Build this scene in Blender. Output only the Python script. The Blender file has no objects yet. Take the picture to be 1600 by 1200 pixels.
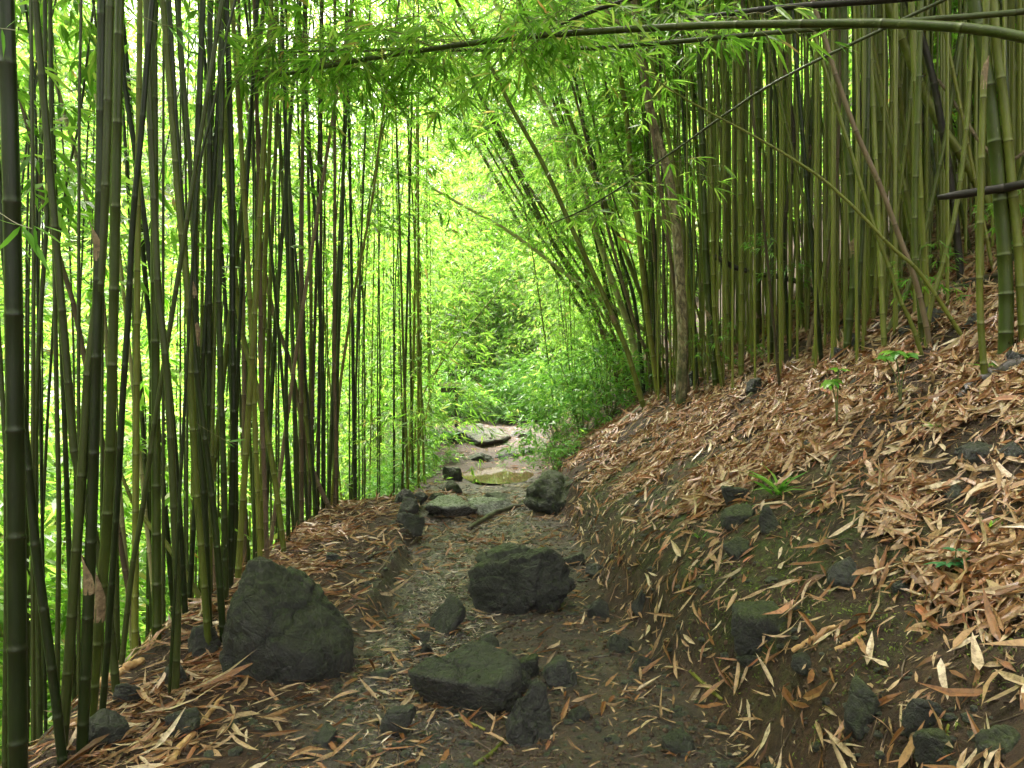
import bpy, math, random
import numpy as np
from mathutils import Vector
R = math.radians
rng = np.random.default_rng(7)
random.seed(7)
C = bpy.context.scene.collection
SC = bpy.context.scene

# ------------------------------------------------------------------ camera, sky, sun, exposure
H = 1.55                 # eye height above the path
F = 1209.0               # focal length in pixels of the 1600 px wide photograph
cam = bpy.data.cameras.new('camera'); camo = bpy.data.objects.new('camera', cam); C.objects.link(camo)
cam.sensor_width = 36; cam.lens = 36 * F / 1600; cam.clip_end = 500; cam.clip_start = .05
camo.location = (0, 0, H); camo.rotation_euler = (R(90), 0, 0)
SC.camera = camo
SUN_EL, SUN_AZ = R(63), R(-42)      # azimuth from +Y towards +X: high, ahead of the camera and a little to the left
w = bpy.data.worlds.new('World'); SC.world = w; w.use_nodes = True
wn, wl = w.node_tree.nodes, w.node_tree.links
sky = wn.new('ShaderNodeTexSky'); sky.sky_type = 'NISHITA'; sky.sun_disc = False
sky.sun_elevation = SUN_EL; sky.sun_rotation = SUN_AZ; sky.dust_density = 4; sky.air_density = 1.5
hs = wn.new('ShaderNodeHueSaturation'); hs.inputs['Saturation'].default_value = .22; hs.inputs['Value'].default_value = 1.25
warm = wn.new('ShaderNodeMix'); warm.data_type = 'RGBA'; warm.blend_type = 'MULTIPLY'
warm.inputs['Factor'].default_value = 1; warm.inputs[7].default_value = (1, .90, .86, 1)
wl.new(sky.outputs[0], hs.inputs['Color']); wl.new(hs.outputs[0], warm.inputs[6])
bg = wn['Background']; bg.inputs['Strength'].default_value = .15
wl.new(warm.outputs[2], bg.inputs['Color'])
sun = bpy.data.lights.new('sun', 'SUN'); sun.energy = 5; sun.angle = R(18); sun.color = (1, .92, .86)
suno = bpy.data.objects.new('sun', sun); C.objects.link(suno)
sd = Vector((math.sin(SUN_AZ) * math.cos(SUN_EL), math.cos(SUN_AZ) * math.cos(SUN_EL), math.sin(SUN_EL)))
suno.rotation_euler = sd.to_track_quat('Z', 'Y').to_euler()
SC.view_settings.view_transform = 'Standard'; SC.view_settings.look = 'None'
SC.view_settings.exposure = 2.45; SC.view_settings.gamma = 1
cy = SC.cycles
cy.max_bounces = 7; cy.diffuse_bounces = 4; cy.glossy_bounces = 2; cy.transmission_bounces = 5; cy.transparent_max_bounces = 4
cy.caustics_reflective = False; cy.caustics_refractive = False
cy.use_adaptive_sampling = True; cy.adaptive_threshold = .02
try:
    cy.use_denoising = True; cy.denoiser = 'OPENIMAGEDENOISE'
except Exception: pass

# ------------------------------------------------------------------ noise and terrain
def _hash(ix, iy, iz, seed):
    h = (ix.astype(np.int64) * 374761393 + iy.astype(np.int64) * 668265263 + iz.astype(np.int64) * 2147483647 + seed * 974711) & 0xffffffff
    h = ((h ^ (h >> 13)) * 1274126177) & 0xffffffff
    h = ((h ^ (h >> 16)) * 2246822519) & 0xffffffff
    return ((h ^ (h >> 15)) & 0xffffff) / float(0xffffff)
def vnoise(x, y, z=0., seed=0):
    x, y, z = np.broadcast_arrays(np.asarray(x, float), np.asarray(y, float), np.asarray(z, float))
    ix, iy, iz = np.floor(x), np.floor(y), np.floor(z)
    fx, fy, fz = x - ix, y - iy, z - iz
    fx, fy, fz = fx*fx*(3-2*fx), fy*fy*(3-2*fy), fz*fz*(3-2*fz)
    r = 0
    for a in (0, 1):
        for b in (0, 1):
            for c in (0, 1):
                r = r + _hash(ix+a, iy+b, iz+c, seed) * (fx if a else 1-fx) * (fy if b else 1-fy) * (fz if c else 1-fz)
    return r * 2 - 1
def fbm(x, y, z=0., o=4, seed=0, g=.5):
    s, a, t = 0, 1., 0
    for i in range(o):
        s = s + a * vnoise(x * 2**i + i*7.3, y * 2**i + i*3.1, np.asarray(z) * 2**i, seed + i); t += a; a *= g
    return s / t
def sst(a, b, v):
    t = np.clip((v - a) / (b - a), 0, 1); return t*t*(3-2*t)
def edge_r(y): return np.interp(y, [0, 3, 4.7, 7.5, 10.3, 13, 16, 18, 22], [1.0, .95, .78, .62, .42, .5, .62, .9, 1.3])
def edge_l(y): return np.interp(y, [0, 3.0, 3.6, 6.5, 8, 9.6, 10.4, 11, 14, 17, 19, 22], [-1.9, -1.92, -1.95, -1.9, -2.05, -2.1, -1.35, -1.25, -1.3, -1.6, -2.2, -3])
def path_l(y): return np.interp(y, [0, 4, 5.35, 7.2, 9.5, 11], [-1.2, -.95, -.88, -.93, -1.08, -1.3])
def terrain(x, y, fine=True):
    x = np.asarray(x, float); y = np.asarray(y, float)
    base = np.interp(y, [-30, 0, 10, 15, 17, 18.2, 21, 25, 60], [.0, 0, 0, .02, .14, .42, .5, 1.2, 20])
    wob = .12 * vnoise(y * .9, 3.3, seed=5) + .05 * vnoise(y * 3, 1.3, seed=6)
    t = x - edge_r(y) - wob
    bank = .30 * sst(0, .34, t) + np.where(t > .1, (t - .1) * .68, 0)
    bank = np.where(t > 9, .30 + 8.9*.68 + (t - 9) * .25, bank)
    s = edge_l(y) + wob * .7 - x
    drop = -np.where(s > 0, np.minimum(s, .5)**2 * 1.4 + np.clip(s - .5, 0, 3.2) * 1.4 + np.clip(s - 3.7, 0, 5) * .12 - np.clip(s - 9, 0, 100) * .7, 0)
    pl = path_l(y) + .07 * vnoise(y * 2.2, 8.8, seed=9)
    lb = .15 * sst(0, .12, pl - x) * sst(4.3, 5.2, y) * (1 - sst(9.6, 10.6, y)) * (1 - .5 * sst(0, 1.0, pl - x))
    trough = -.05 * np.exp(-((x - (edge_r(y) + pl) * .5) / .35)**2) * (y > 3)
    z = base + bank + drop + lb + trough
    if fine:
        n = .07 * fbm(x * .8, y * .8, o=2, seed=11) * sst(0, 1, t) + .035 * fbm(x * 2.2, y * 2.2, o=3, seed=12) + .016 * fbm(x * 9, y * 9, o=3, seed=13)
        rough = sst(0, .15, t) * (1 - sst(.5, 1.1, t))
        n = n + rough * .03 * fbm(x * 6, y * 6, o=3, seed=17)
        pw = 1 + .35 * vnoise(x * 2.6, y * 1.6, seed=23); pud = np.exp(-(((x + .22) / .62)**2 + ((y - 13.3) / 1.15)**2)**2 * pw)
        z = z + n * (1 - pud * .8) - pud * .05
    return z
def unproj(px, py, d): return np.array([(px - 800) / F * d, d, H - (py - 600) / F * d])
_DD = np.concatenate([np.arange(1.6, 12, .01), np.arange(12, 45, .04)])
def ground_hit(px, py, lo=1.6):
    d = _DD[_DD >= lo]
    x = (px - 800) / F * d; z = H - (py - 600) / F * d
    g = terrain(x, d)
    k = np.nonzero(z < g)[0]
    dd = d[k[0]] if len(k) else 30.
    return np.array([(px - 800) / F * dd, dd, float(terrain((px - 800) / F * dd, dd))])

# ------------------------------------------------------------------ object helpers
def link_mesh(name, V, faces, mats, parent=None, loc=None, attrs=None, smooth=False, fmat=None):
    """faces: list of int arrays (n,3) or (n,4)"""
    me = bpy.data.meshes.new(name)
    V = np.asarray(V, np.float32)
    faces = [np.asarray(f, np.int32) for f in faces if len(f)]
    nl = sum(f.size for f in faces); nf = sum(len(f) for f in faces)
    me.vertices.add(len(V)); me.vertices.foreach_set('co', V.ravel())
    me.loops.add(nl); me.loops.foreach_set('vertex_index', np.concatenate([f.ravel() for f in faces]))
    me.polygons.add(nf)
    tot = np.concatenate([np.full(len(f), f.shape[1], np.int32) for f in faces])
    st = np.concatenate([[0], np.cumsum(tot)[:-1]]).astype(np.int32)
    me.polygons.foreach_set('loop_start', st)
    if fmat is not None: me.polygons.foreach_set('material_index', np.concatenate(fmat).astype(np.int32))
    me.polygons.foreach_set('use_smooth', np.full(nf, smooth, bool))
    if not isinstance(mats, (list, tuple)): mats = [mats]
    for m in mats: me.materials.append(m)
    for k, v in (attrs or {}).items():
        a = me.attributes.new(k, 'FLOAT', 'POINT'); a.data.foreach_set('value', np.asarray(v, np.float32))
    me.update(calc_edges=True)
    o = bpy.data.objects.new(name, me); C.objects.link(o)
    if parent is not None: o.parent = parent
    if loc is not None: o.location = loc
    return o
def tag(o, label=None, cat=None, group=None, kind=None):
    if label: o['label'] = label
    if cat: o['category'] = cat
    if group: o['group'] = group
    if kind: o['kind'] = kind
    return o
def empty(name, loc, label, cat, group=None):
    o = bpy.data.objects.new(name, None); C.objects.link(o); o.location = loc; o.empty_display_size = .1
    return tag(o, label, cat, group)
def child(name, mesh, parent):
    o = bpy.data.objects.new(name, mesh); C.objects.link(o); o.parent = parent; return o
class Acc:
    def __init__(s): s.v = []; s.f = {3: [], 4: []}; s.m = {3: [], 4: []}; s.n = 0; s.a = {}
    def add(s, V, faces, mat=0, **attrs):
        V = np.asarray(V, float)
        for f in faces:
            f = np.asarray(f)
            if len(f): s.f[f.shape[1]].append(f + s.n); s.m[f.shape[1]].append(np.full(len(f), mat))
        s.v.append(V); s.n += len(V)
        for k in set(s.a) | set(attrs):
            s.a.setdefault(k, [np.zeros(s.n - len(V))] if s.n > len(V) else [])
            s.a[k].append(np.broadcast_to(np.asarray(attrs.get(k, 0.), float), (len(V),)))
    def obj(s, name, mats, parent=None, loc=None, smooth=False):
        fs, fm = [], []
        for k in (3, 4):
            if s.f[k]: fs.append(np.concatenate(s.f[k])); fm.append(np.concatenate(s.m[k]))
        return link_mesh(name, np.concatenate(s.v), fs, mats, parent, loc, {k: np.concatenate(v) for k, v in s.a.items()}, smooth, fm)

# ------------------------------------------------------------------ materials
def mat(name):
    m = bpy.data.materials.new(name); m.use_nodes = True
    nt = m.node_tree; return m, nt, nt.nodes, nt.links, nt.nodes['Principled BSDF']
def node(nt, typ, ins=None, **kw):
    n = nt.nodes.new(typ)
    for k, v in kw.items(): setattr(n, k, v)
    for k, v in (ins or {}).items():
        if isinstance(v, bpy.types.NodeSocket): nt.links.new(v, n.inputs[k])
        else: n.inputs[k].default_value = v
    return n
def ramp(nt, fac, stops, interp='LINEAR'):
    n = nt.nodes.new('ShaderNodeValToRGB'); n.color_ramp.interpolation = interp
    e = n.color_ramp.elements
    while len(e) < len(stops): e.new(.5)
    for i, (p, c) in enumerate(stops):
        e[i].position = p; e[i].color = (*c, 1) if len(c) == 3 else c
    if fac is not None: nt.links.new(fac, n.inputs[0])
    return n.outputs[0]
def noise(nt, scale, detail=4, rough=.55, vec=None, dist=0):
    n = node(nt, 'ShaderNodeTexNoise', {'Scale': scale, 'Detail': detail, 'Roughness': rough, 'Distortion': dist})
    if vec is not None: nt.links.new(vec, n.inputs['Vector'])
    return n.outputs[0]
def mix(nt, fac, a, b, blend='MIX'):
    n = nt.nodes.new('ShaderNodeMix'); n.data_type = 'RGBA'; n.blend_type = blend
    for i, v in ((0, fac), (6, a), (7, b)):
        if isinstance(v, bpy.types.NodeSocket): nt.links.new(v, n.inputs[i])
        else: n.inputs[i].default_value = v if i == 0 else ((*v, 1) if len(v) == 3 else v)
    return n.outputs[2]
def mth(nt, op, a, b=0., clamp=False):
    n = nt.nodes.new('ShaderNodeMath'); n.operation = op; n.use_clamp = clamp
    for i, v in ((0, a), (1, b)):
        if isinstance(v, bpy.types.NodeSocket): nt.links.new(v, n.inputs[i])
        else: n.inputs[i].default_value = v
    return n.outputs[0]
def attr(nt, name): return node(nt, 'ShaderNodeAttribute', attribute_name=name).outputs['Fac']
def bump(nt, h, strength, dist, bsdf):
    b = node(nt, 'ShaderNodeBump', {'Strength': strength, 'Distance': dist, 'Height': h}); nt.links.new(b.outputs[0], bsdf.inputs['Normal'])

def leaf_material(name, stops, trans=.5, rough=.42, tint=(1.2, 1.1, .7), spots=0):
    m, nt, ns, ls, b = mat(name)
    geo = ns.new('ShaderNodeNewGeometry')
    col = ramp(nt, geo.outputs['Random Per Island'], stops)
    if spots:
        tc_ = ns.new('ShaderNodeTexCoord')
        col = mix(nt, mth(nt, 'MULTIPLY', ramp(nt, noise(nt, 45, 4, .7, tc_.outputs['Object']), [(.45, (0,)*3), (.68, (1,)*3)]), spots), col, (.07, .04, .022))
    ls.new(col, b.inputs['Base Color']); b.inputs['Roughness'].default_value = rough
    b.inputs['Specular IOR Level'].default_value = .45
    t = ns.new('ShaderNodeBsdfTranslucent')
    tc = mix(nt, 1., col, tint, 'MULTIPLY'); ls.new(tc, t.inputs['Color'])
    mx = ns.new('ShaderNodeMixShader'); mx.inputs[0].default_value = trans
    ls.new(b.outputs[0], mx.inputs[1]); ls.new(t.outputs[0], mx.inputs[2])
    ls.new(mx.outputs[0], ns['Material Output'].inputs['Surface'])
    return m
GREEN = [(0, (.05, .12, .010)), (.3, (.09, .19, .014)), (.6, (.14, .26, .022)), (.86, (.20, .32, .04)), (.94, (.26, .32, .05)), (.98, (.30, .27, .07)), (1, (.26, .13, .04))]
M_LEAF = leaf_material('bamboo_leaf', GREEN, .52, tint=(2.55, 2.7, 3.2))
DEEP = [(0, (.03, .085, .012)), (.5, (.05, .13, .016)), (.9, (.09, .19, .03)), (1, (.25, .25, .06))]
M_LEAF_DEEP = leaf_material('deep_bamboo_leaf', DEEP, .4)
M_LEAF_YOUNG = leaf_material('young_leaf', [(0, (.07, .22, .03)), (.5, (.12, .32, .05)), (1, (.22, .42, .07))], .5, .35)
M_FERN = leaf_material('seedling_leaf', [(0, (.03, .13, .05)), (1, (.06, .2, .07))], .35, .35)
M_LITTER = leaf_material('dry_leaf', [(0, (.10, .045, .018)), (.15, (.22, .09, .03)), (.3, (.27, .13, .058)), (.45, (.34, .20, .10)), (.6, (.37, .24, .13)), (.75, (.43, .31, .19)), (.88, (.54, .43, .30)), (.93, (.36, .13, .06)), (1, (.24, .20, .12))], .12, .4, spots=.75)

def culm_material(name, c1, c2, c3, ring=(.20, .20, .12), rough=.38, dark=(.02, .02, .008)):
    m, nt, ns, ls, b = mat(name)
    tc = ns.new('ShaderNodeTexCoord'); oi = ns.new('ShaderNodeObjectInfo')
    mp = node(nt, 'ShaderNodeMapping', {'Vector': tc.outputs['Object'], 'Scale': (1, 1, .06)})
    streak = noise(nt, 70, 3, .6, mp.outputs[0])
    mp2 = node(nt, 'ShaderNodeMapping', {'Vector': tc.outputs['Object'], 'Scale': (1, 1, .35)})
    blot = noise(nt, 9, 5, .65, mp2.outputs[0], .4)
    a = mth(nt, 'ADD', mth(nt, 'MULTIPLY', blot, .75), mth(nt, 'SUBTRACT', mth(nt, 'MULTIPLY', oi.outputs['Random'], .7), .12))
    col = ramp(nt, a, [(.3, c1), (.55, c2), (.85, c3)])
    col = mix(nt, mth(nt, 'MULTIPLY', ramp(nt, streak, [(.52, (0, 0, 0)), (.72, (1, 1, 1))]), .35), col, dark)
    fine = noise(nt, 160, 2, .7)
    col = mix(nt, mth(nt, 'MULTIPLY', ramp(nt, fine, [(.62, (0, 0, 0)), (.72, (1, 1, 1))]), .35), col, ring)
    nd = attr(nt, 'ring')
    col = mix(nt, mth(nt, 'MULTIPLY', mth(nt, 'MAXIMUM', nd, 0.), .26), col, ring)
    col = mix(nt, mth(nt, 'MULTIPLY', mth(nt, 'MAXIMUM', mth(nt, 'MULTIPLY', nd, -1.), 0.), .85), col, dark)
    ls.new(col, b.inputs['Base Color']); b.inputs['Roughness'].default_value = rough
    b.inputs['Specular IOR Level'].default_value = .28
    bump(nt, streak, .25, .004, b)
    return m
M_CULM_SHADE = culm_material('shade_green_culm', (.009, .016, .004), (.019, .03, .007), (.042, .055, .015), ring=(.08, .10, .05), rough=.36)  # culm green darkened in its colour to stand for backlit shade
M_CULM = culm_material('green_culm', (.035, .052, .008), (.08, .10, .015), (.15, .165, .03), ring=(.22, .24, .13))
M_CULM_YEL = culm_material('yellow_green_culm', (.08, .095, .014), (.13, .14, .02), (.2, .19, .04), ring=(.3, .3, .18))
M_CULM_BROWN = culm_material('brown_culm', (.045, .035, .02), (.10, .07, .042), (.18, .13, .085), ring=(.25, .2, .15), rough=.6)
M_CULM_PALE = culm_material('pale_tan_culm', (.2, .19, .09), (.32, .29, .15), (.42, .37, .22), ring=(.45, .4, .3), rough=.5)
M_CULM_BLACK = culm_material('rotten_culm', (.012, .01, .008), (.025, .02, .016), (.06, .05, .038), ring=(.08, .07, .05), rough=.55)
def m_twig():
    m, nt, ns, ls, b = mat('twig'); ls.new(ramp(nt, noise(nt, 30), [(.3, (.07, .08, .02)), (.7, (.16, .14, .05))]), b.inputs['Base Color']); b.inputs['Roughness'].default_value = .6; return m
M_TWIG = m_twig()

def m_ground():
    m, nt, ns, ls, b = mat('forest_soil')
    tc = ns.new('ShaderNodeTexCoord'); V = tc.outputs['Object']
    n1 = noise(nt, 2.2, 6, .65, V); n2 = noise(nt, 28, 5, .7, V); n3 = noise(nt, 120, 3, .7, V)
    soil = ramp(nt, mth(nt, 'ADD', mth(nt, 'MULTIPLY', n1, .5), mth(nt, 'MULTIPLY', n2, .5)), [(.36, (.012, .006, .003)), (.5, (.034, .018, .009)), (.62, (.072, .037, .019)), (.72, (.12, .066, .036))])
    vo = node(nt, 'ShaderNodeTexVoronoi', {'Scale': 62., 'Vector': V})
    vc = ramp(nt, vo.outputs['Color'], [(0, (.035, .032, .03)), (.5, (.12, .11, .103)), (.8, (.23, .21, .20)), (1, (.42, .39, .37))])
    grav = mix(nt, ramp(nt, vo.outputs['Distance'], [(.25, (0, 0, 0)), (.6, (1, 1, 1))]), vc, (.03, .025, .021))
    fg = mth(nt, 'MULTIPLY', attr(nt, 'gravel'), ramp(nt, mth(nt, 'ADD', n2, mth(nt, 'MULTIPLY', n1, .3)), [(.45, (.15,)*3), (.7, (1, 1, 1))]))
    col = mix(nt, fg, soil, grav)
    moss = ramp(nt, noise(nt, 55, 5, .7, V), [(.35, (.018, .03, .006)), (.6, (.055, .085, .014)), (.75, (.11, .15, .03))])
    fm = mth(nt, 'MULTIPLY', attr(nt, 'moss'), ramp(nt, noise(nt, 7, 5, .7, V), [(.42, (0, 0, 0)), (.6, (1, 1, 1))]))
    col = mix(nt, fm, col, moss)
    ls.new(col, b.inputs['Base Color'])
    wet = attr(nt, 'wet')
    rg = mth(nt, 'SUBTRACT', .85, mth(nt, 'MULTIPLY', wet, ramp(nt, noise(nt, 9, 4, .6, V), [(.35, (.3,)*3), (.6, (.74,)*3)])))
    ls.new(rg, b.inputs['Roughness']); ls.new(mth(nt, 'ADD', .4, mth(nt, 'MULTIPLY', wet, .6)), b.inputs['Specular IOR Level'])
    h = mth(nt, 'ADD', mth(nt, 'ADD', mth(nt, 'MULTIPLY', n2, .9), mth(nt, 'MULTIPLY', n3, .45)), mth(nt, 'MULTIPLY', vo.outputs['Distance'], mth(nt, 'MULTIPLY', attr(nt, 'gravel'), -.7)))
    bump(nt, h, .9, .03, b)
    return m
M_GROUND = m_ground()
def m_rock(name, base=1., moss=.0, wet=.0, warm=0.):
    m, nt, ns, ls, b = mat(name)
    tc = ns.new('ShaderNodeTexCoord'); V = tc.outputs['Object']; geo = ns.new('ShaderNodeNewGeometry')
    n1 = noise(nt, 4, 6, .65, V, .5); n2 = noise(nt, 26, 6, .72, V)
    f = mth(nt, 'ADD', mth(nt, 'MULTIPLY', n1, .6), mth(nt, 'MULTIPLY', n2, .4))
    k = base
    col = ramp(nt, f, [(.35, (.018*k, .018*k, .017*k)), (.5, (.042*k, .043*k, .040*k)), (.62, (.07*k, .071*k, .066*k)), (.75, (.17*k, .17*k, .155*k))])
    if warm: col = mix(nt, mth(nt, 'MULTIPLY', ramp(nt, noise(nt, 3, 4, .6, V), [(.45, (0,)*3), (.65, (1,)*3)]), warm), col, (.09, .055, .03))
    if moss:
        nz = node(nt, 'ShaderNodeSeparateXYZ', {0: geo.outputs['Normal']}).outputs[2]
        mm = mth(nt, 'ADD', mth(nt, 'MULTIPLY', nz, .55), mth(nt, 'MULTIPLY', noise(nt, 5, 6, .7, V), .9))
        mk = mth(nt, 'MULTIPLY', ramp(nt, mm, [(.62 - .3*moss, (0,)*3), (1.0 - .3*moss, (1,)*3)]), min(1, moss + .3))
        mc = ramp(nt, noise(nt, 60, 5, .7, V), [(.35, (.02, .032, .006)), (.6, (.06, .085, .014)), (.75, (.12, .15, .03))])
        col = mix(nt, mk, col, mc)
    lich = ramp(nt, noise(nt, 19, 5, .75, V), [(.66, (0,)*3), (.74, (1,)*3)])
    col = mix(nt, mth(nt, 'MULTIPLY', lich, .3), col, (.2, .2, .17))
    ls.new(col, b.inputs['Base Color'])
    ls.new(ramp(nt, n2, [(.35, (.34 - .2*wet,)*3), (.65, (.75 - .4*wet,)*3)]), b.inputs['Roughness'])
    vo = node(nt, 'ShaderNodeTexVoronoi', {'Scale': 7., 'Vector': V}, feature='DISTANCE_TO_EDGE')
    h = mth(nt, 'ADD', mth(nt, 'ADD', mth(nt, 'MULTIPLY', n1, 1.1), mth(nt, 'MULTIPLY', n2, .9)), mth(nt, 'MULTIPLY', ramp(nt, vo.outputs[0], [(0, (0,)*3), (.04, (1,)*3)]), .12))
    bump(nt, h, 1., .05, b)
    return m
M_ROCK = m_rock('basalt', .62, .03, .3); M_ROCK_MOSS = m_rock('mossy_basalt', .6, .42); M_ROCK_BIG = m_rock('boulder_basalt', .62, .14, .3)
M_ROCK_SKYLIT = m_rock('skylit_slab_basalt', .95, .02, .6); M_ROCK_WET = m_rock('wet_grey_rock', 4.2, .0, .9, .0); M_ROCK_GREY = m_rock('grey_rock', 1.05, .08, .2); M_ROCK_BROWN = m_rock('muddy_rock', 1.3, .1, .3, .8)  # the slab's basalt is lightened to stand for skylight on its flat top
def m_simple(name, stops, scale=20, rough=.7, bm=.5, stretch=None):
    m, nt, ns, ls, b = mat(name); tc = ns.new('ShaderNodeTexCoord')
    vec = tc.outputs['Object']
    n = noise(nt, scale, 6, .65, vec, .3)
    ls.new(ramp(nt, n, stops), b.inputs['Base Color']); b.inputs['Roughness'].default_value = rough
    bump(nt, n, bm, .01, b); return m
M_WOOD = m_simple('dead_wood', [(.35, (.03, .02, .014)), (.55, (.09, .06, .04)), (.7, (.2, .15, .1))])
M_WOOD_DARK = m_simple('wet_dark_wood', [(.35, (.012, .009, .007)), (.6, (.04, .028, .02)), (.75, (.09, .07, .05))], rough=.45)
M_STRAW = m_simple('straw', [(.35, (.3, .17, .07)), (.55, (.46, .27, .12)), (.7, (.6, .42, .24))], 30, .5)
def m_bark():
    m, nt, ns, ls, b = mat('lichen_bark'); tc = ns.new('ShaderNodeTexCoord')
    mp = node(nt, 'ShaderNodeMapping', {'Vector': tc.outputs['Object'], 'Scale': (1, 1, .4)})
    n1 = noise(nt, 26, 6, .7, mp.outputs[0], .6); z = node(nt, 'ShaderNodeSeparateXYZ', {0: tc.outputs['Object']}).outputs[2]
    col = ramp(nt, n1, [(.36, (.05, .045, .03)), (.46, (.16, .12, .07)), (.55, (.28, .22, .13)), (.64, (.40, .36, .25))])
    mo = mth(nt, 'ADD', mth(nt, 'MULTIPLY', z, -.45), mth(nt, 'MULTIPLY', noise(nt, 6, 4, .6, tc.outputs['Object']), 1.3))
    col = mix(nt, ramp(nt, mo, [(.3, (.12,)*3), (.62, (1,)*3)]), col, ramp(nt, noise(nt, 60, 3), [(.35, (.012, .018, .005)), (.65, (.06, .075, .018))]))
    ls.new(col, b.inputs['Base Color']); b.inputs['Roughness'].default_value = .85; bump(nt, n1, 1., .02, b); return m
M_BARK = m_bark()
M_SHEATH = m_simple('dry_sheath', [(.35, (.10, .07, .04)), (.55, (.22, .15, .09)), (.7, (.34, .26, .17))], 40, .7)
M_MOSSWOOD = m_simple('mossy_wood', [(.35, (.04, .05, .02)), (.5, (.12, .12, .05)), (.7, (.24, .2, .13))], 18, .8, .8)
M_STEM = m_simple('plant_stem', [(.3, (.05, .09, .02)), (.7, (.12, .13, .04))])

# ------------------------------------------------------------------ leaf and culm geometry
def norm(v): return v / np.maximum(np.linalg.norm(v, axis=-1, keepdims=True), 1e-9)
def leaf_geo(O, D, L, W, hi=True, droop=.12, fold=.18, roll=None, up=None, sickle=0., twist=0.):
    """a lanceolate leaf per row: O origin, D direction, L length, W half width"""
    n = len(O); D = norm(D)
    if up is None: up = np.tile([0., 0., 1.], (n, 1))
    S = np.cross(D, up); bad = np.linalg.norm(S, axis=1) < .15; S[bad] = np.cross(D[bad], [1., .2, 0.]); S = norm(S)
    N = norm(np.cross(S, D))
    if roll is None: roll = rng.normal(0, .5, n)
    cr, sr = np.cos(roll)[:, None], np.sin(roll)[:, None]
    S, N = S * cr + N * sr, N * cr - S * sr
    L = np.broadcast_to(L, (n,))[:, None]; W = np.broadcast_to(W, (n,))[:, None]
    dr = np.broadcast_to(droop, (n,))[:, None]
    sk = np.broadcast_to(sickle, (n,))[:, None]
    fold = np.broadcast_to(fold, (n,))[:, None]; tw = np.broadcast_to(twist, (n,))[:, None]
    def P(t, s):
        S_ = S * np.cos(tw * t) + N * np.sin(tw * t); N_ = N * np.cos(tw * t) - S * np.sin(tw * t)
        return O + D * (t * L) + S_ * (s * W) + S * (sk * L * t * (1 - t) * 2) + N_ * (abs(s) * W * fold) - N * (dr * L * t * t)
    if hi:
        V = np.stack([P(0, 0), P(.22, -.85), P(.22, 0), P(.22, .85), P(.58, -.8), P(.58, 0), P(.58, .8), P(1, 0)], 1)
        T = np.array([[0, 2, 1], [0, 3, 2], [4, 5, 7], [5, 6, 7]]); Q = np.array([[1, 2, 5, 4], [2, 3, 6, 5]])
        b = (np.arange(n) * 8)[:, None, None]
        return V.reshape(-1, 3), [(T + b).reshape(-1, 3), (Q + b).reshape(-1, 4)]
    V = np.stack([P(0, 0), P(.4, -1), P(.4, 1), P(1, 0)], 1)
    T = np.array([[0, 2, 1], [1, 2, 3]]); b = (np.arange(n) * 4)[:, None, None]
    return V.reshape(-1, 3), [(T + b).reshape(-1, 3)]
def catmull(P, n):
    P = np.asarray(P, float)
    if len(P) == 2: return P[0] + (P[1] - P[0]) * np.linspace(0, 1, n)[:, None]
    Q = np.vstack([2*P[0] - P[1], P, 2*P[-1] - P[-2]])
    seg = np.concatenate([[0], np.cumsum(np.linalg.norm(np.diff(P, axis=0), axis=1))])
    u = np.linspace(0, seg[-1], n); k = np.clip(np.searchsorted(seg, u, 'right') - 1, 0, len(P) - 2)
    t = ((u - seg[k]) / (seg[k+1] - seg[k]))[:, None]
    a, b, c, d = Q[k], Q[k+1], Q[k+2], Q[k+3]
    return .5 * (2*b + (c - a)*t + (2*a - 5*b + 4*c - d)*t**2 + (3*b - a - 3*c + d)*t**3)
def tube(P, Rr, sides=8, cap=True, prof=None):
    P = np.asarray(P, float); n = len(P); Rr = np.broadcast_to(Rr, (n,))
    T = norm(np.gradient(P, axis=0))
    ref = np.array([0., 1., 0.]) if abs(T[:, 1]).mean() < .8 else np.array([1., 0., 0.])
    A = norm(np.cross(T, ref)); B = np.cross(T, A)
    a = np.linspace(0, 2*np.pi, sides, endpoint=False)
    rr = Rr[:, None] * np.ones(sides)
    if prof is not None: rr = rr * prof
    V = P[:, None] + A[:, None] * (np.cos(a) * rr)[..., None] + B[:, None] * (np.sin(a) * rr)[..., None]
    i = np.arange(n - 1)[:, None]; j = np.arange(sides)[None]
    q = np.stack([i*sides + j, i*sides + (j+1) % sides, (i+1)*sides + (j+1) % sides, (i+1)*sides + j], -1).reshape(-1, 4)
    V = V.reshape(-1, 3); F_ = [q]
    if cap:
        V = np.vstack([V, P[0], P[-1]]); j = np.arange(sides)
        F_.append(np.stack([np.full(sides, n*sides), (j+1) % sides, j], -1))
        F_.append(np.stack([np.full(sides, n*sides+1), (n-1)*sides + j, (n-1)*sides + (j+1) % sides], -1))
    return V, F_
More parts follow.
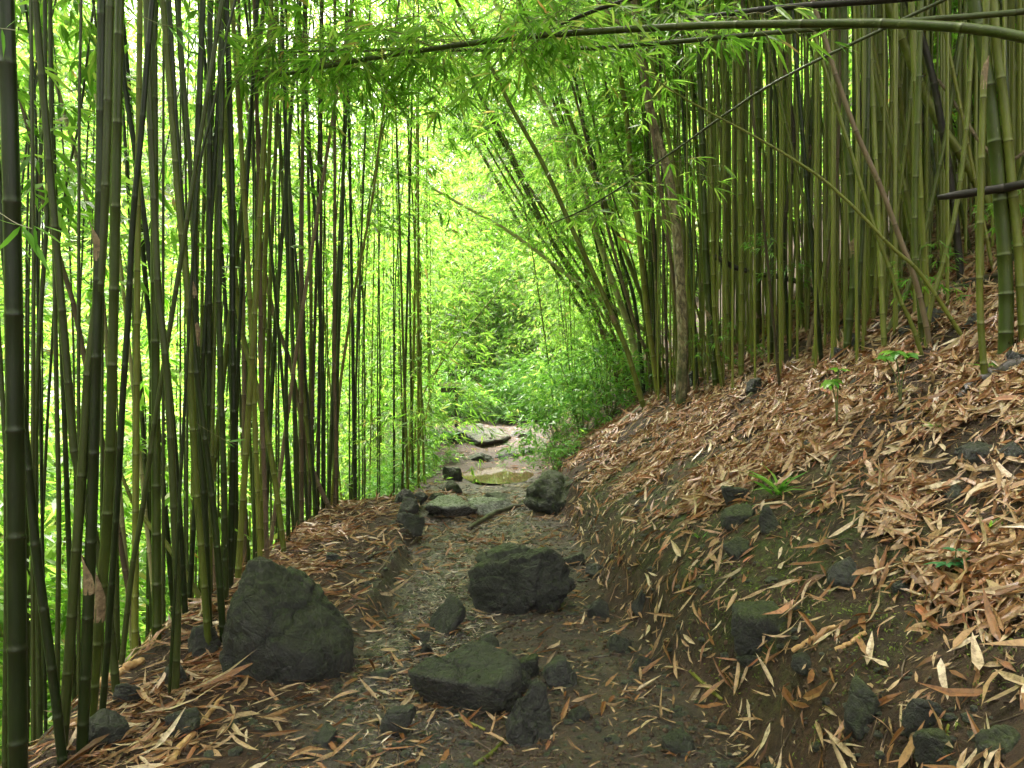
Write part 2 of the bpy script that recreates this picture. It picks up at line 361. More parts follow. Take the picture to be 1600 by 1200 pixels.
def culm_geo(P, r0, r1, sides=9, inter=.27, seed=0):
    """bamboo stem along the control points P: swollen node rings, radius r0 at the foot to r1 at the tip"""
    rs = np.random.default_rng(seed)
    dense = catmull(P, 160); s = np.concatenate([[0], np.cumsum(np.linalg.norm(np.diff(dense, axis=0), axis=1))]); L = s[-1]
    at, rad, ring = [0.], [1.], [0.]
    x = .04 + .1 * rs.random(); k = 0
    while x < L - .1:
        for dx, rr, g in ((-.008, 1., -.2), (-.003, 1.07, -.9), (.003, 1.065, .1), (.008, .99, .9), (.022, .985, .05)):
            at.append(x + dx); rad.append(rr); ring.append(g)
        step = inter * (.5 + .6 * min(1, k / 5)) * rs.uniform(.85, 1.15)
        at.append(x + step * .6); rad.append(1.); ring.append(0.)
        x += step; k += 1
    at.append(L); rad.append(.6); ring.append(0.)
    at = np.array(at); rad = np.array(rad)
    pts = np.stack([np.interp(at, s, dense[:, i]) for i in range(3)], 1)
    t = at / L
    rad = rad * (r0 + (r1 - r0) * t**1.15)
    V, Fc = tube(pts, rad, sides)
    return V, Fc, np.concatenate([np.repeat(ring, sides), [0, 0]])
def spray(size=.5, nsub=6, fan=6, LL=.16, seed=0, hang=.5):
    """leafy branchlet grown along +X: thin twigs, each tipped with a drooping fan of leaves"""
    rs = np.random.default_rng(seed)
    tw = Acc(); O, D, L = [], [], []
    main = catmull([(0, 0, 0), (size*.35, 0, size*.10), (size*.7, rs.uniform(-.08, .08)*size, size*.04), (size, rs.uniform(-.15, .15)*size, -size*.22)], 8)
    V, f = tube(main, np.linspace(.0035, .0015, 8), 4, False); tw.add(V, f)
    for i in range(nsub + 1):
        t = 1. if i == nsub else (.22 + .75 * (i + rs.uniform(-.2, .2)) / nsub)
        b = np.array([np.interp(t * 7, range(8), main[:, k]) for k in range(3)])
        if i < nsub:
            az = rs.choice([-1, 1]) * rs.uniform(.4, 1.3); ln = size * rs.uniform(.15, .42)
            e = b + ln * np.array([math.cos(az), math.sin(az), rs.uniform(-.55, .25)])
            V, f = tube(catmull([b, (b + e) / 2 + [0, 0, .04*size], e], 4), .0014, 3, False); tw.add(V, f)
        else: e = b; az = 0
        nf = fan + rs.integers(-2, 2)
        for k in range(nf):
            a = az + rs.uniform(-1.15, 1.15)
            d = np.array([math.cos(a), math.sin(a), -hang * rs.uniform(.2, 2.2) + .15])
            o = b + (e - b) * (1 - .5 * rs.random() * (k > 2))
            O.append(o); D.append(d); L.append(LL * rs.uniform(.55, 1.15))
    return np.array(O), np.array(D), np.array(L), tw
def rotz(a):
    c, s = np.cos(a), np.sin(a); z = np.zeros_like(a); o = np.ones_like(a)
    return np.stack([np.stack([c, -s, z], -1), np.stack([s, c, z], -1), np.stack([z, z, o], -1)], -2)
SPR = [spray(rng.uniform(.4, .62), 6, 6, .17, 100 + i, .5) for i in range(8)]
SPR_LO = [spray(rng.uniform(.5, .8), 5, 5, .19, 200 + i, .42) for i in range(8)]
def spray_leaves(pos, az, scale, lib, hi, tilt=None, wid=.0115):
    """leaf rows of many branchlets at once"""
    Vs, Fs, n0 = [], [[], []], 0
    pick = rng.integers(0, len(lib), len(pos))
    for k, (O, D, L, tw) in enumerate(lib):
        m = np.nonzero(pick == k)[0]
        if not len(m): continue
        RM = rotz(az[m])
        if tilt is not None:
            c, s = np.cos(tilt[m]), np.sin(tilt[m]); z = np.zeros_like(c); o = z + 1
            RM = RM @ np.stack([np.stack([c, z, s], -1), np.stack([z, o, z], -1), np.stack([-s, z, c], -1)], -2)
        Ow = np.einsum('nij,kj->nki', RM, O) * scale[m, None, None] + pos[m, None]
        Dw = np.einsum('nij,kj->nki', RM, D)
        Dw = Dw + rng.normal(0, .18, Dw.shape)
        Lw = (L[None] * scale[m, None] * rng.uniform(.8, 1.2, (len(m), len(L))))
        V, f = leaf_geo(Ow.reshape(-1, 3), Dw.reshape(-1, 3), Lw.ravel(), Lw.ravel() * wid / .16, hi, droop=rng.uniform(.0, .3, Lw.size))
        for i, ff in enumerate(f): Fs[i].append(ff + n0)
        Vs.append(V); n0 += len(V)
    return np.concatenate(Vs), [np.concatenate(f) for f in Fs if f]
def twigs_of(pos, az, scale, lib, step=1):
    A = Acc()
    for i in range(0, len(pos), step):
        O, D, L, tw = lib[i % len(lib)]
        V = np.concatenate(tw.v) @ rotz(az[i:i+1])[0].T * scale[i] + pos[i]
        A.add(V, [np.concatenate(tw.f[4])])
    return A
print('helpers ready')

hb = 1 * np.array([[-75, -45, -25], [75, -45, -25], [75, 95, -25], [-75, 95, -25], [-75, -45, 45], [75, -45, 45], [75, 95, 45], [-75, 95, 45]], float)
m_haze, nt, ns, ls, b = mat('damp_air'); ns.remove(b)
pv = ns.new('ShaderNodeVolumePrincipled'); pv.inputs['Color'].default_value = (.93, .97, .85, 1); pv.inputs['Density'].default_value = .0006; pv.inputs['Anisotropy'].default_value = .2
ls.new(pv.outputs[0], ns['Material Output'].inputs['Volume'])
tag(link_mesh('haze', hb, [np.array([[0,3,2,1],[4,5,6,7],[0,1,5,4],[1,2,6,5],[2,3,7,6],[3,0,4,7]])], m_haze), kind='stuff')
# ------------------------------------------------------------------ ground
def axis(stops):
    out = [stops[0][0]]
    for (a, s0), (b, s1) in zip(stops[:-1], stops[1:]):
        x = a
        while x < b - 1e-6:
            t = (x - a) / (b - a); x += s0 + (s1 - s0) * t; out.append(min(x, b))
    return np.array(out)
gx = axis([(-60, 3), (-14, .6), (-5, .10), (-2.6, .035), (-1.2, .022), (2.6, .028), (5, .07), (9, .3), (18, .9), (60, 3)])
gy = axis([(-30, 2), (-2, .5), (1.2, .05), (2.2, .022), (5, .022), (9, .04), (15, .06), (22, .14), (32, .6), (80, 4)])
X, Y = np.meshgrid(gx, gy); Z = terrain(X, Y)
nx, ny = len(gx), len(gy)
i = np.arange(ny - 1)[:, None]; j = np.arange(nx - 1)[None]
Q = np.stack([i*nx + j, i*nx + j + 1, (i+1)*nx + j + 1, (i+1)*nx + j], -1).reshape(-1, 4)
Tt = X - edge_r(Y); pl = path_l(Y)
n_ = fbm(X * 1.7, Y * 1.7, o=3, seed=31)
inpath = sst(-.15, .12, X - pl + .25 * n_) * (1 - sst(-.2, .12, Tt + .25 * n_))
streak = np.exp(-((X - np.interp(Y, [3, 4.5, 6, 8, 10, 13, 18], [-.55, -.5, -.45, -.4, -.35, -.2, .1])) / np.interp(Y, [3, 6, 10, 18], [.28, .38, .6, .9]))**2)
gravel = inpath * np.clip(streak * 1.25 + .12, 0, 1) * sst(2.4, 4.4, Y) * (1 - .92 * sst(10.8, 14, Y))
wet = inpath * np.clip(.55 + streak * .8, 0, 1) * (1 - .75 * sst(10.5, 13, Y))
moss = .75 * sst(.05, .3, Tt) * (1 - sst(.7, 1.5, Tt)) * sst(3.0, 4.0, Y + .6*n_) * (1 - sst(8, 10, Y)) + .08 * sst(.2, .6, Tt) + .5 * sst(.1, .6, edge_l(Y) - X)
link_mesh('ground', np.stack([X, Y, Z], -1).reshape(-1, 3), [Q], M_GROUND, smooth=True,
          attrs=dict(gravel=gravel.ravel(), wet=np.clip(wet, 0, 1).ravel(), moss=np.clip(moss, 0, 1).ravel()))['kind'] = 'structure'
a = np.linspace(0, 2*np.pi, 40, endpoint=False)
pr = 1 + .12 * vnoise(np.cos(a) * 2, np.sin(a) * 2, seed=3)
PV = np.stack([-.22 + .66 * pr * np.cos(a), 13.3 + 1.25 * pr * np.sin(a), np.full(40, -.012)], 1)
PV = np.vstack([PV, PV.mean(0)]); k = np.arange(40)
m_water, nt, ns, ls, b = mat('muddy_water'); b.inputs['Base Color'].default_value = (.09, .058, .03, 1); b.inputs['Roughness'].default_value = .03; b.inputs['Specular IOR Level'].default_value = .4
bump(nt, noise(nt, 14, 2), .05, .01, b)
link_mesh('water', PV, [np.stack([k, (k+1) % 40, np.full(40, 40)], -1)], m_water)['kind'] = 'structure'

# ------------------------------------------------------------------ rocks
def ico(sub):
    import bmesh
    bm = bmesh.new(); bmesh.ops.create_icosphere(bm, subdivisions=sub, radius=1)
    V = np.array([v.co[:] for v in bm.verts]); T = np.array([[v.index for v in f.verts] for f in bm.faces]); bm.free(); return V, T
ICO = {s: ico(s) for s in (1, 2, 3, 4, 5, 6)}
def rock_geo(seed, sub=4, planes=16, h=(.62, .95), rnd=9., rough=.05, top=None, chip=1.):
    V, T = ICO[sub]; rs = np.random.default_rng(seed)
    pn = norm(rs.normal(size=(planes, 3))); hh = rs.uniform(*h, planes)
    if top is not None: pn = np.vstack([pn, norm(np.array([top[0:3]]))]); hh = np.append(hh, top[3])
    rnd = rnd * 2.2; d = np.maximum(V @ pn.T, .02) / hh
    r = (np.sum(d**rnd, 1) + 1)**(-1 / rnd)
    P = V * r[:, None]
    lo, hi = P.min(0), P.max(0); P = (P - (lo + hi) / 2) / ((hi - lo) / 2)
    n = fbm(P[:, 0]*1.6 + seed, P[:, 1]*1.6, P[:, 2]*1.6, 3, 5) * 1.3 + .55 * fbm(P[:, 0]*5, P[:, 1]*5 + seed, P[:, 2]*5, 3, 9)
    fp = rs.uniform(-1, 1, (34, 3)) * 1.05
    dd = np.linalg.norm(P[:, None] + .10 * np.stack([vnoise(P[:, 0]*3, P[:, 1]*3, P[:, 2]*3, k) for k in (1, 2, 3)], 1)[:, None] - fp[None], axis=2)
    o2 = np.partition(dd, 1, axis=1); cell = rs.uniform(-.085, .045, 34)[dd.argmin(1)]
    crack = np.exp(-((o2[:, 1] - o2[:, 0]) / .035)**2)
    P = P * (1 + chip * (cell - .05 * crack))[:, None]
    n = n + (.16 * fbm(P[:, 0]*13, P[:, 1]*13, P[:, 2]*13 + seed, 3, 29) + .35 * (np.abs(fbm(P[:, 0]*6 + seed, P[:, 1]*6, P[:, 2]*9, 3, 39)) * 2 - .6) if sub >= 4 else 0)
    rid = 1 - np.abs(fbm(P[:, 0]*2.3, P[:, 1]*2.3 + seed, P[:, 2]*2.3, 3, 19)) * 2
    return P * (1 + rough * n - rough * 1.2 * np.clip(rid - .75, 0, 1) * 3)[:, None], T
ROCKS = []
def rock(l, r, t, b_, label, name='rock', m=None, seed=None, dep=None, sub=4, lean=None, group=None, planes=12, h=(.42, .85), rnd=16., rough=.07, top=None, embed=.12, chip=1., tag_=None, z0=None, yaw=None, d=None, smooth=True):
    """l r t b_: how wide and high the rock stands in the photograph; it is seated on the terrain at that spot"""
    seed = seed or int(l * 7 + t)
    g = ground_hit((l + r) / 2, b_) if d is None else unproj((l + r) / 2, b_, d)
    d = g[1]; W = (r - l) / F * d; D_ = W * (dep or .8)
    yc = d + D_ * .42
    xc = ((l + r) / 2 - 800) / F * (d + D_ * .2)
    gz = float(terrain(xc, yc)) if z0 is None else z0
    zt = H - (t - 600) / F * (d + D_ * .45)
    zb = min(g[2], gz); zb = zb - embed * W * .5 - .42 * max(zt - zb, .03)
    hh = max((zt - zb) / 2, .018)
    V, T = rock_geo(seed, sub, planes, h, rnd, rough, top, chip)
    V = V * [W / 2 * 1.03, D_ / 2, hh]
    if lean: V[:, 0] += V[:, 2] * lean
    o = link_mesh(name, V, [T], m or M_ROCK, loc=(xc, yc, zb + hh), smooth=smooth)
    tag(o, label, 'rock', group)
    ROCKS.append((xc, yc, W / 2, D_ / 2)); return o
rock(343, 547, 868, 1066, 'big rounded dark boulder with a green mossy top beside the left bamboo', 'boulder', M_ROCK_BIG, 14, .85, 6, planes=11, h=(.62, .95), rnd=8, rough=.075, embed=.45, lean=-.12, chip=.5)
rock(727, 902, 846, 962, 'large lumpy cracked dark rock in the middle of the path', 'boulder', M_ROCK, 23, .85, 6, planes=14, h=(.5, .9), rnd=12, rough=.08, chip=1.2, embed=.3)
rock(666, 726, 931, 992, 'small pointed dark rock just left of the lumpy path rock', m=M_ROCK, seed=5, dep=.9, planes=9, lean=.25)
rock(636, 815, 1008, 1122, 'flat topped dark slab with a ragged edge nearest on the path', 'boulder', M_ROCK_SKYLIT, 31, .85, 6, planes=9, h=(.5, .9), rnd=14, rough=.05, top=(.0, -.22, .97, .40), embed=.03, chip=.9)
rock(788, 870, 1062, 1164, 'rounded dark rock at the right end of the flat topped slab', m=M_ROCK, seed=44, dep=.85, sub=5, planes=10, h=(.5, .9), rnd=10, chip=1.3)
rock(768, 832, 1044, 1094, 'low dark rock wedged between slab and rounded rock', seed=46, dep=.7)
rock(850, 902, 1026, 1078, 'squat grey rock right behind the rounded near rock', m=M_ROCK_GREY, seed=48)
rock(808, 842, 1020, 1060, 'small dull green rock standing behind the slab end', m=M_ROCK_MOSS, seed=49)
rock(1149, 1259, 938, 1008, 'mossy green flat topped rock lying in leaves right of the bare bank', m=M_ROCK_MOSS, seed=52, dep=.8, planes=14, rnd=8)
rock(1320, 1388, 1053, 1142, 'tall mossy rock half buried low on the right slope', m=M_ROCK_MOSS, seed=55, dep=.8)
rock(1418, 1478, 1088, 1152, 'dark angular rock between two mossy rocks low on the slope', m=M_ROCK, seed=57)
rock(1438, 1500, 1138, 1196, 'green mossy rock at the bottom edge beside a yellow cane piece', m=M_ROCK_MOSS, seed=58)
rock(1530, 1594, 1128, 1184, 'dark green rock near the bottom right corner', m=M_ROCK_MOSS, seed=59)
rock(1131, 1185, 836, 872, 'small round mossy rock at the top of the bare bank', m=M_ROCK_MOSS, seed=61)
rock(1128, 1176, 757, 790, 'mossy stone uphill of the bare bank, topmost of its cluster', m=M_ROCK_MOSS, seed=62)
rock(1130, 1184, 786, 822, 'long low mossy stone in the middle of its cluster', m=M_ROCK_MOSS, seed=63, lean=.3)
rock(1188, 1222, 786, 832, 'mossy stone beside the grassy sprout on the slope', m=M_ROCK_MOSS, seed=64)
rock(1298, 1358, 872, 918, 'bare grey brown rock alone in deep leaf litter', m=M_ROCK_GREY, seed=66, planes=11)
rock(1505, 1564, 689, 720, 'oval dark grey stone high on the right slope', m=M_ROCK_GREY, seed=68)
rock(1566, 1612, 688, 718, 'dark grey stone cut by the right edge of view', m=M_ROCK_GREY, seed=69)
rock(1478, 1510, 755, 778, 'small grey stone below the two oval stones', m=M_ROCK_GREY, seed=70)
rock(1574, 1612, 798, 828, 'greenish stone at the right edge amid dry leaves', m=M_ROCK_MOSS, seed=71)
rock(1398, 1428, 905, 925, 'small dark stone near the jagged leafed fern', seed=72)
rock(1436, 1490, 478, 512, 'dark rock under the fallen black logs on the upper slope', seed=73)
rock(1506, 1536, 488, 512, 'dark grey rock uphill between log and big cane', m=M_ROCK_GREY, seed=74)
rock(1298, 1328, 542, 566, 'small black rock at the foot of a thick olive cane', seed=75)
rock(1326, 1354, 520, 545, 'black rock behind the thick olive cane', seed=76)
rock(1404, 1434, 508, 526, 'flat dark stone before the crossed canes', seed=77)
rock(1578, 1618, 548, 575, 'black stone beside the thickest cane foot', seed=78)
rock(1328, 1352, 590, 606, 'small dark stone right of the first seedling', seed=79)
rock(1098, 1124, 548, 572, 'pale green grey stone behind the lichened tree trunk', m=M_ROCK_GREY, seed=80)
rock(1076, 1092, 578, 606, 'black stone close against the lichened tree trunk', seed=81)
rock(1168, 1200, 590, 612, 'dark stone in leaves at the edge of the cane stand', seed=82)
for (l, r, t, b_, lab, mm) in [
    (614, 650, 764, 786, 'grey stone at the back of the small cairn', M_ROCK_GREY), (640, 668, 767, 786, 'flat pale stone behind the right of the cairn', M_ROCK_GREY),
    (617, 654, 776, 806, 'squarish grey stone in the middle of the small cairn', M_ROCK_GREY), (617, 662, 798, 830, 'lowest and nearest grey stone of the small cairn', M_ROCK_GREY)]:
    rock(l, r, t, b_, lab, m=mm, planes=9, rnd=12)
rock(662, 745, 777, 812, 'broad pale wet slab across the path beside the cairn', m=M_ROCK_WET, seed=85, dep=1.5, top=(0, -.1, 1, .5), embed=.02, planes=12)
rock(728, 806, 781, 806, 'pale wet slab across the path beside the dark root', m=M_ROCK_WET, seed=86, dep=1.4, top=(0, 0, 1, .5), embed=.02)
rock(744, 806, 768, 784, 'thin grey ledge rock before the puddle', m=M_ROCK_GREY, seed=87, dep=.9)
rock(668, 700, 768, 786, 'mossy kerb stone left of the pale slab', m=M_ROCK_MOSS, seed=88)
rock(688, 722, 751, 771, 'mossy kerb stone left of the puddle, nearer one', m=M_ROCK_MOSS, seed=89)
rock(691, 723, 728, 752, 'mossy kerb stone left of the puddle, farther one', m=M_ROCK_MOSS, seed=90)
rock(818, 940, 728, 788, 'big mossy earth covered rock beside the path under bright leaves', 'boulder', M_ROCK_MOSS, 91, 1.3, 5, rough=.1, chip=.7, rnd=7, embed=.6)
rock(716, 774, 706, 720, 'low dark step stone behind the puddle', m=M_ROCK, seed=92, dep=.7)
rock(772, 812, 700, 718, 'tilted dark step stone behind the puddle', m=M_ROCK, seed=93, dep=.7, lean=.4)
rock(811, 838, 698, 711, 'small grey step stone at the right end of its row', m=M_ROCK_GREY, seed=94)
rock(700, 800, 668, 698, 'broad dark step slab with an undercut front at the path end', 'boulder', M_ROCK_BROWN, 95, 1.1, 5, planes=12, top=(0, -.05, 1, .5))
rock(727, 762, 661, 676, 'flat pale brown rock on top of the far step', m=M_ROCK_BROWN, seed=96, dep=1.)
rock(683, 715, 672, 690, 'dark rock at the foot of the far post', seed=97)
rock(797, 822, 672, 685, 'small brown rock right of the far step slab', m=M_ROCK_BROWN, seed=98)
rock(817, 832, 674, 684, 'tiny brown rock at the far right of the step', m=M_ROCK_BROWN, seed=99)
rock(918, 953, 932, 968, 'small dark upright stone right of the lumpy path rock', seed=101)
rock(988, 1014, 924, 962, 'narrow dark stone set in the foot of the bank', seed=102)
rock(876, 914, 861, 884, 'flat grey stone on the path right of the lumpy rock', m=M_ROCK_GREY, seed=103)
rock(914, 950, 880, 902, 'flat bluish grey stone at the bank foot', m=M_ROCK_GREY, seed=104)
rock(590, 642, 1098, 1152, 'low tilted grey stone left of the flat topped slab', m=M_ROCK_GREY, seed=105, lean=.4)
rock(488, 526, 1136, 1168, 'low green grey stone in mud near the bottom', m=M_ROCK_GREY, seed=106)
rock(638, 672, 985, 1008, 'small flat grey stone in the gravel, upper of two', m=M_ROCK_GREY, seed=107)
rock(652, 676, 1002, 1022, 'small round stone in the gravel, lower of two', m=M_ROCK, seed=108)
rock(575, 622, 1046, 1066, 'flat stone barely out of the mud right of the boulder', m=M_ROCK_GREY, seed=109, embed=.3)
rock(508, 534, 862, 882, 'small green grey stone behind the boulder', m=M_ROCK_GREY, seed=110)
rock(252, 312, 1106, 1152, 'dark angular rock in litter near the bottom left', seed=111)
rock(128, 194, 1112, 1172, 'black rock under leaning canes at the bottom left', seed=112)
rock(236, 292, 1028, 1078, 'grey green rock at the lip behind thin canes', m=M_ROCK_GREY, seed=113)
rock(286, 342, 974, 1030, 'black rock tucked behind the big boulder', seed=114)
rock(178, 222, 1064, 1104, 'dark rock on the lip above the drop', seed=115)
for (px, py, s, lab) in [(760, 1012, 22, 'pebble sized dark stone above the flat slab'), (968, 1010, 20, 'fist sized dark stone right of the path leaves'), (1262, 1042, 22, 'fist sized dark stone left of the tall mossy rock'),
                    (1060, 1168, 26, 'lone dark stone on the near bare bank'), (1175, 1040, 20, 'grey stone on the bare bank under the mossy flat rock'), (1005, 1040, 18, 'slim grey stone beside the yellow green cane piece'),
                    (905, 1120, 18, 'dark stone in mud right of the rounded rock'), (1385, 800, 18, 'little dark stone in litter beneath the root tangle'), (1262, 700, 14, 'little stone under the first seedling')]:
    rock(px - s, px + s, py - s, py + s * .5, lab, sub=3)

# small loose stones nobody would count
A = Acc(); n = 4600
py = 690 + 500 * rng.random(n)**.7; 
Yc = H * F / (py - 600) * 1.0
Xc = rng.uniform(-2.0, 1.1, n) * 1.0
Yc = np.clip(2.3 + 11 * rng.random(n)**1.8, 2.3, 14)
Xc = path_l(Yc) - .3 + (edge_r(Yc) - path_l(Yc) + .8) * rng.random(n)
V0, T0 = ICO[2]; Zc = terrain(Xc, Yc)
for i in range(n):
    s = .004 + .022 * rng.random()**3.5
    if math.hypot(Xc[i] + .22, (Yc[i] - 13.3) * .5) < .6: continue
    V = V0 * (1 + .25 * rng.normal(size=(len(V0), 1)) * .6) * [s * rng.uniform(.8, 1.7), s * rng.uniform(.8, 1.5), s * rng.uniform(.4, .8)]
    A.add(V + [Xc[i], Yc[i], Zc[i] + s * .1], [T0])
tag(A.obj('gravel', M_ROCK_GREY), kind='stuff')

# ------------------------------------------------------------------ leaf litter
def litter_points(n, x0, x1, y0, y1, dens):
    out = []
    while sum(map(len, out)) < n:
        x = rng.uniform(x0, x1, n); y = rng.uniform(y0, y1, n)
        k = rng.random(n) < dens(x, y); out.append(np.stack([x[k], y[k]], 1))
    return np.concatenate(out)[:n]
def in_view(x, y): return (y > 1.3) & (np.abs(x / np.maximum(y, .1)) < 1.05)
def dens_right(x, y):
    t = x - edge_r(y); p = fbm(x * 1.5, y * 1.5, o=3, seed=41)
    dd = sst(.5, 1.1, t + .6 * p + .4 * sst(5, 9, y)) * (.12 + .88 * sst(-.22, .02, fbm(x * 2.6, y * 2.6, o=3, seed=42)))
    dd = np.maximum(dd, 0.05 * (t > 0)) * np.where(y < 5, 1, (5 / y)**1.1) * (t < 6)
    return dd * in_view(x, y)
def dens_left(x, y):
    s = x - edge_l(y); p = fbm(x * 2, y * 2, o=3, seed=44)
    dd = sst(-.5, 0, s) * (1 - sst(.2, 1.05, s + .6 * p)) * (.3 + .7 * sst(-.2, .1, fbm(x * 3, y * 3, o=2, seed=45))) * (y < 11)
    return dd * in_view(x, y)
def dens_path(x, y):
    q = ((x > edge_l(y)) & (x < edge_r(y) + .4)); p = fbm(x * 1.8, y * 1.8, o=3, seed=47)
    return q * (.10 + .9 * sst(.02, .22, p)) * in_view(x, y) * ((x + .22)**2 + ((y - 13.3) / 1.8)**2 > .5)
def lay(P, Lr, Wr, lift, flat=.22, hi=True):
    x, y = P[:, 0], P[:, 1]; e = .03
    z = terrain(x, y); zx = (terrain(x + e, y) - z) / e; zy = (terrain(x, y + e) - z) / e
    up = norm(np.stack([-zx, -zy, np.ones_like(z)], 1) + rng.normal(0, .12, (len(P), 3)))
    a = rng.uniform(0, 2*np.pi, len(P)); a = np.where(rng.random(len(P)) < .45, rng.normal(.5, .5, len(P)) + np.pi * rng.integers(0, 2, len(P)), a)
    D = np.stack([np.cos(a), np.sin(a), np.zeros_like(a)], 1)
    D = D - up * np.sum(D * up, 1, keepdims=True); D = norm(D) + up * rng.normal(.02, flat * .35, (len(P), 1))
    L = rng.uniform(*Lr, len(P)); W = L * rng.uniform(*Wr, len(P))
    O = np.stack([x, y, z], 1) + up * (.004 + lift * rng.random((len(P), 1))) - norm(D) * L[:, None] * .5
    # keep both ends above the soil
    for tt in (0, 1.):
        E = O + norm(D) * L[:, None] * tt
        O[:, 2] += np.clip(terrain(E[:, 0], E[:, 1]) + .004 - E[:, 2], 0, .03)
    return leaf_geo(O, D, L, W, hi, droop=rng.normal(.06, .26, len(P)), fold=rng.uniform(-.2, .9, len(P)), twist=rng.normal(0, .8, len(P)), roll=rng.normal(0, .35, len(P)), up=up, sickle=rng.normal(0, .12, len(P)))
A = Acc()
V, f = lay(litter_points(38000, .4, 7, 1.4, 12, dens_right), (.06, .215), (.05, .115), .045); A.add(V, f)
V, f = lay(litter_points(20000, .4, 6, 1.4, 8, dens_right), (.05, .11), (.05, .12), .03); A.add(V, f)
V, f = lay(litter_points(3000, -4, 0, 1.4, 11, dens_left), (.08, .2), (.05, .09), .03); A.add(V, f)
V, f = lay(litter_points(2300, -2.2, 1.6, 2.2, 12, dens_path), (.05, .17), (.05, .10), .012); A.add(V, f)
V, f = lay(litter_points(1800, -3, 4, 12, 21, lambda x, y: ((x > edge_l(y)) & in_view(x, y)) * (.2 + .8 * (x > edge_r(y)))), (.1, .2), (.06, .1), .02); A.add(V, f)
RK = np.array(ROCKS)
k = np.repeat(np.arange(len(RK)), np.clip((RK[:, 2] * 90).astype(int), 5, 34)); aa = rng.uniform(0, 2*np.pi, len(k)); q = rng.uniform(.85, 1.25, len(k))
PR = np.stack([RK[k, 0] + np.cos(aa) * q * RK[k, 2], RK[k, 1] + np.sin(aa) * q * RK[k, 3]], 1)
V, f = lay(PR, (.05, .17), (.045, .09), .03, .5); A.add(V, f)
V, f = lay(litter_points(420, -2.5, 5, 1.9, 9, lambda x, y: np.maximum(dens_right(x, y), dens_left(x, y))), (.2, .38), (.03, .08), .06, .2); A.add(V, f)
A.obj('leaf_litter', M_LITTER)['kind'] = 'stuff'
# clods of earth
A = Acc(); Vi, Ti = ICO[1]; Pc = litter_points(16000, -2.6, 4.5, 1.9, 9, lambda x, y: in_view(x, y) * (x > edge_l(y) - .1) * np.where(y < 3.5, 1, 3.5 / y)**1.6 * (.25 + .75 * sst(0, .25, fbm(x * 4, y * 4, o=2, seed=71))))
n = len(Pc); sz = .003 + .011 * rng.random(n)**3
Vc = Vi[None] * (1 + .3 * rng.normal(size=(n, len(Vi), 1)) * .5) * (sz[:, None] * rng.uniform(.6, 1.3, (n, 3)))[:, None]
Vc = Vc + np.stack([Pc[:, 0], Pc[:, 1], terrain(Pc[:, 0], Pc[:, 1]) + sz * .3], 1)[:, None]
A.add(Vc.reshape(-1, 3), [(Ti[None] + (np.arange(n) * len(Vi))[:, None, None]).reshape(-1, 3)])
m_clod = m_simple('earth_clod', [(.35, (.02, .013, .008)), (.55, (.06, .036, .02)), (.7, (.12, .08, .05))], 9, .9)
tag(A.obj('dirt', m_clod), kind='stuff')
# crumbled bits, fibres and rootlets
M_CRUMB = leaf_material('crumbled_leaf', [(0, (.05, .028, .015)), (.4, (.13, .07, .035)), (.7, (.26, .17, .09)), (1, (.42, .33, .22))], .05, .6)
A = Acc()
V, f = lay(litter_points(15000, -2.6, 4.5, 2.0, 10, lambda x, y: in_view(x, y) * (x > edge_l(y) - .2) * np.where(y < 5, 1, 5 / y)), (.015, .06), (.03, .12), .006, hi=False); A.add(V, f)
tag(A.obj('crumb_litter', M_CRUMB), 'crumbled leaf bits, fibres and rootlets strewn over the soil', kind='stuff')

A = Acc()
def on_streak(x, y): return np.exp(-((x - np.interp(y, [3, 4.5, 6, 8, 10, 13], [-.55, -.5, -.45, -.4, -.35, -.2])) / np.interp(y, [3, 6, 10], [.25, .34, .5]))**2) * sst(3, 4.6, y) * np.where(y < 5, 1, 5 / y)
V, f = lay(litter_points(5500, -1.6, 1.0, 2.8, 12, on_streak), (.02, .08), (.025, .09), .008, hi=False); A.add(V, f)
tag(A.obj('fibre_litter', leaf_material('pale_fibre', [(0, (.12, .09, .06)), (.5, (.30, .235, .18)), (1, (.56, .48, .40))], .05, .5)), kind='stuff')

A = Acc(); Pt = litter_points(900, -2.6, 4.2, 2.0, 8, lambda x, y: in_view(x, y) * (x > edge_l(y)) * np.where(y < 4, 1, 4 / y))
for x, y in Pt:
    a = rng.uniform(0, 6.28); l = rng.uniform(.03, .16); q = np.array([[x + math.cos(a) * l * t, y + math.sin(a) * l * t + .15 * l * math.sin(3 * t), 0] for t in (0, .35, .7, 1)])
    q[:, 2] = terrain(q[:, 0], q[:, 1]) + rng.uniform(.003, .02, 4); V, f = tube(q, rng.uniform(.0012, .0035), 5); A.add(V, f)
tag(A.obj('twig_litter', M_WOOD), kind='stuff')
# ------------------------------------------------------------------ bamboo
def foliage_variant(n, z0, z1, r, lib, hi, bias=1., wid=.0115):
    """crown of one cane: n branchlets between the heights z0 and z1"""
    z = z0 + (z1 - z0) * rng.random(n)**bias
    az = rng.uniform(0, 2*np.pi, n); q = r * rng.random(n)**.7
    pos = np.stack([q * np.cos(az), q * np.sin(az), z], 1)
    return spray_leaves(pos, az + rng.normal(0, .5, n), rng.uniform(.8, 1.4, n), lib, hi, rng.normal(0, .25, n), wid)
def leaf_mesh(name, V, f, m):
    o = link_mesh(name, V, f, m); me = o.data; bpy.data.objects.remove(o); return me
CROWN_TOP = [leaf_mesh('foliage', *foliage_variant(56, 0, 5.5, .9, SPR_LO, False, .9), M_LEAF) for _ in range(5)]
CROWN_FULL = [leaf_mesh('foliage', *foliage_variant(80, .6, 11, .75, SPR_LO, False, .9), M_LEAF) for _ in range(7)]
CROWN_SPARSE = [leaf_mesh('foliage', *foliage_variant(24, 0, 5.5, .9, SPR_LO, False, .9), M_LEAF) for _ in range(5)]
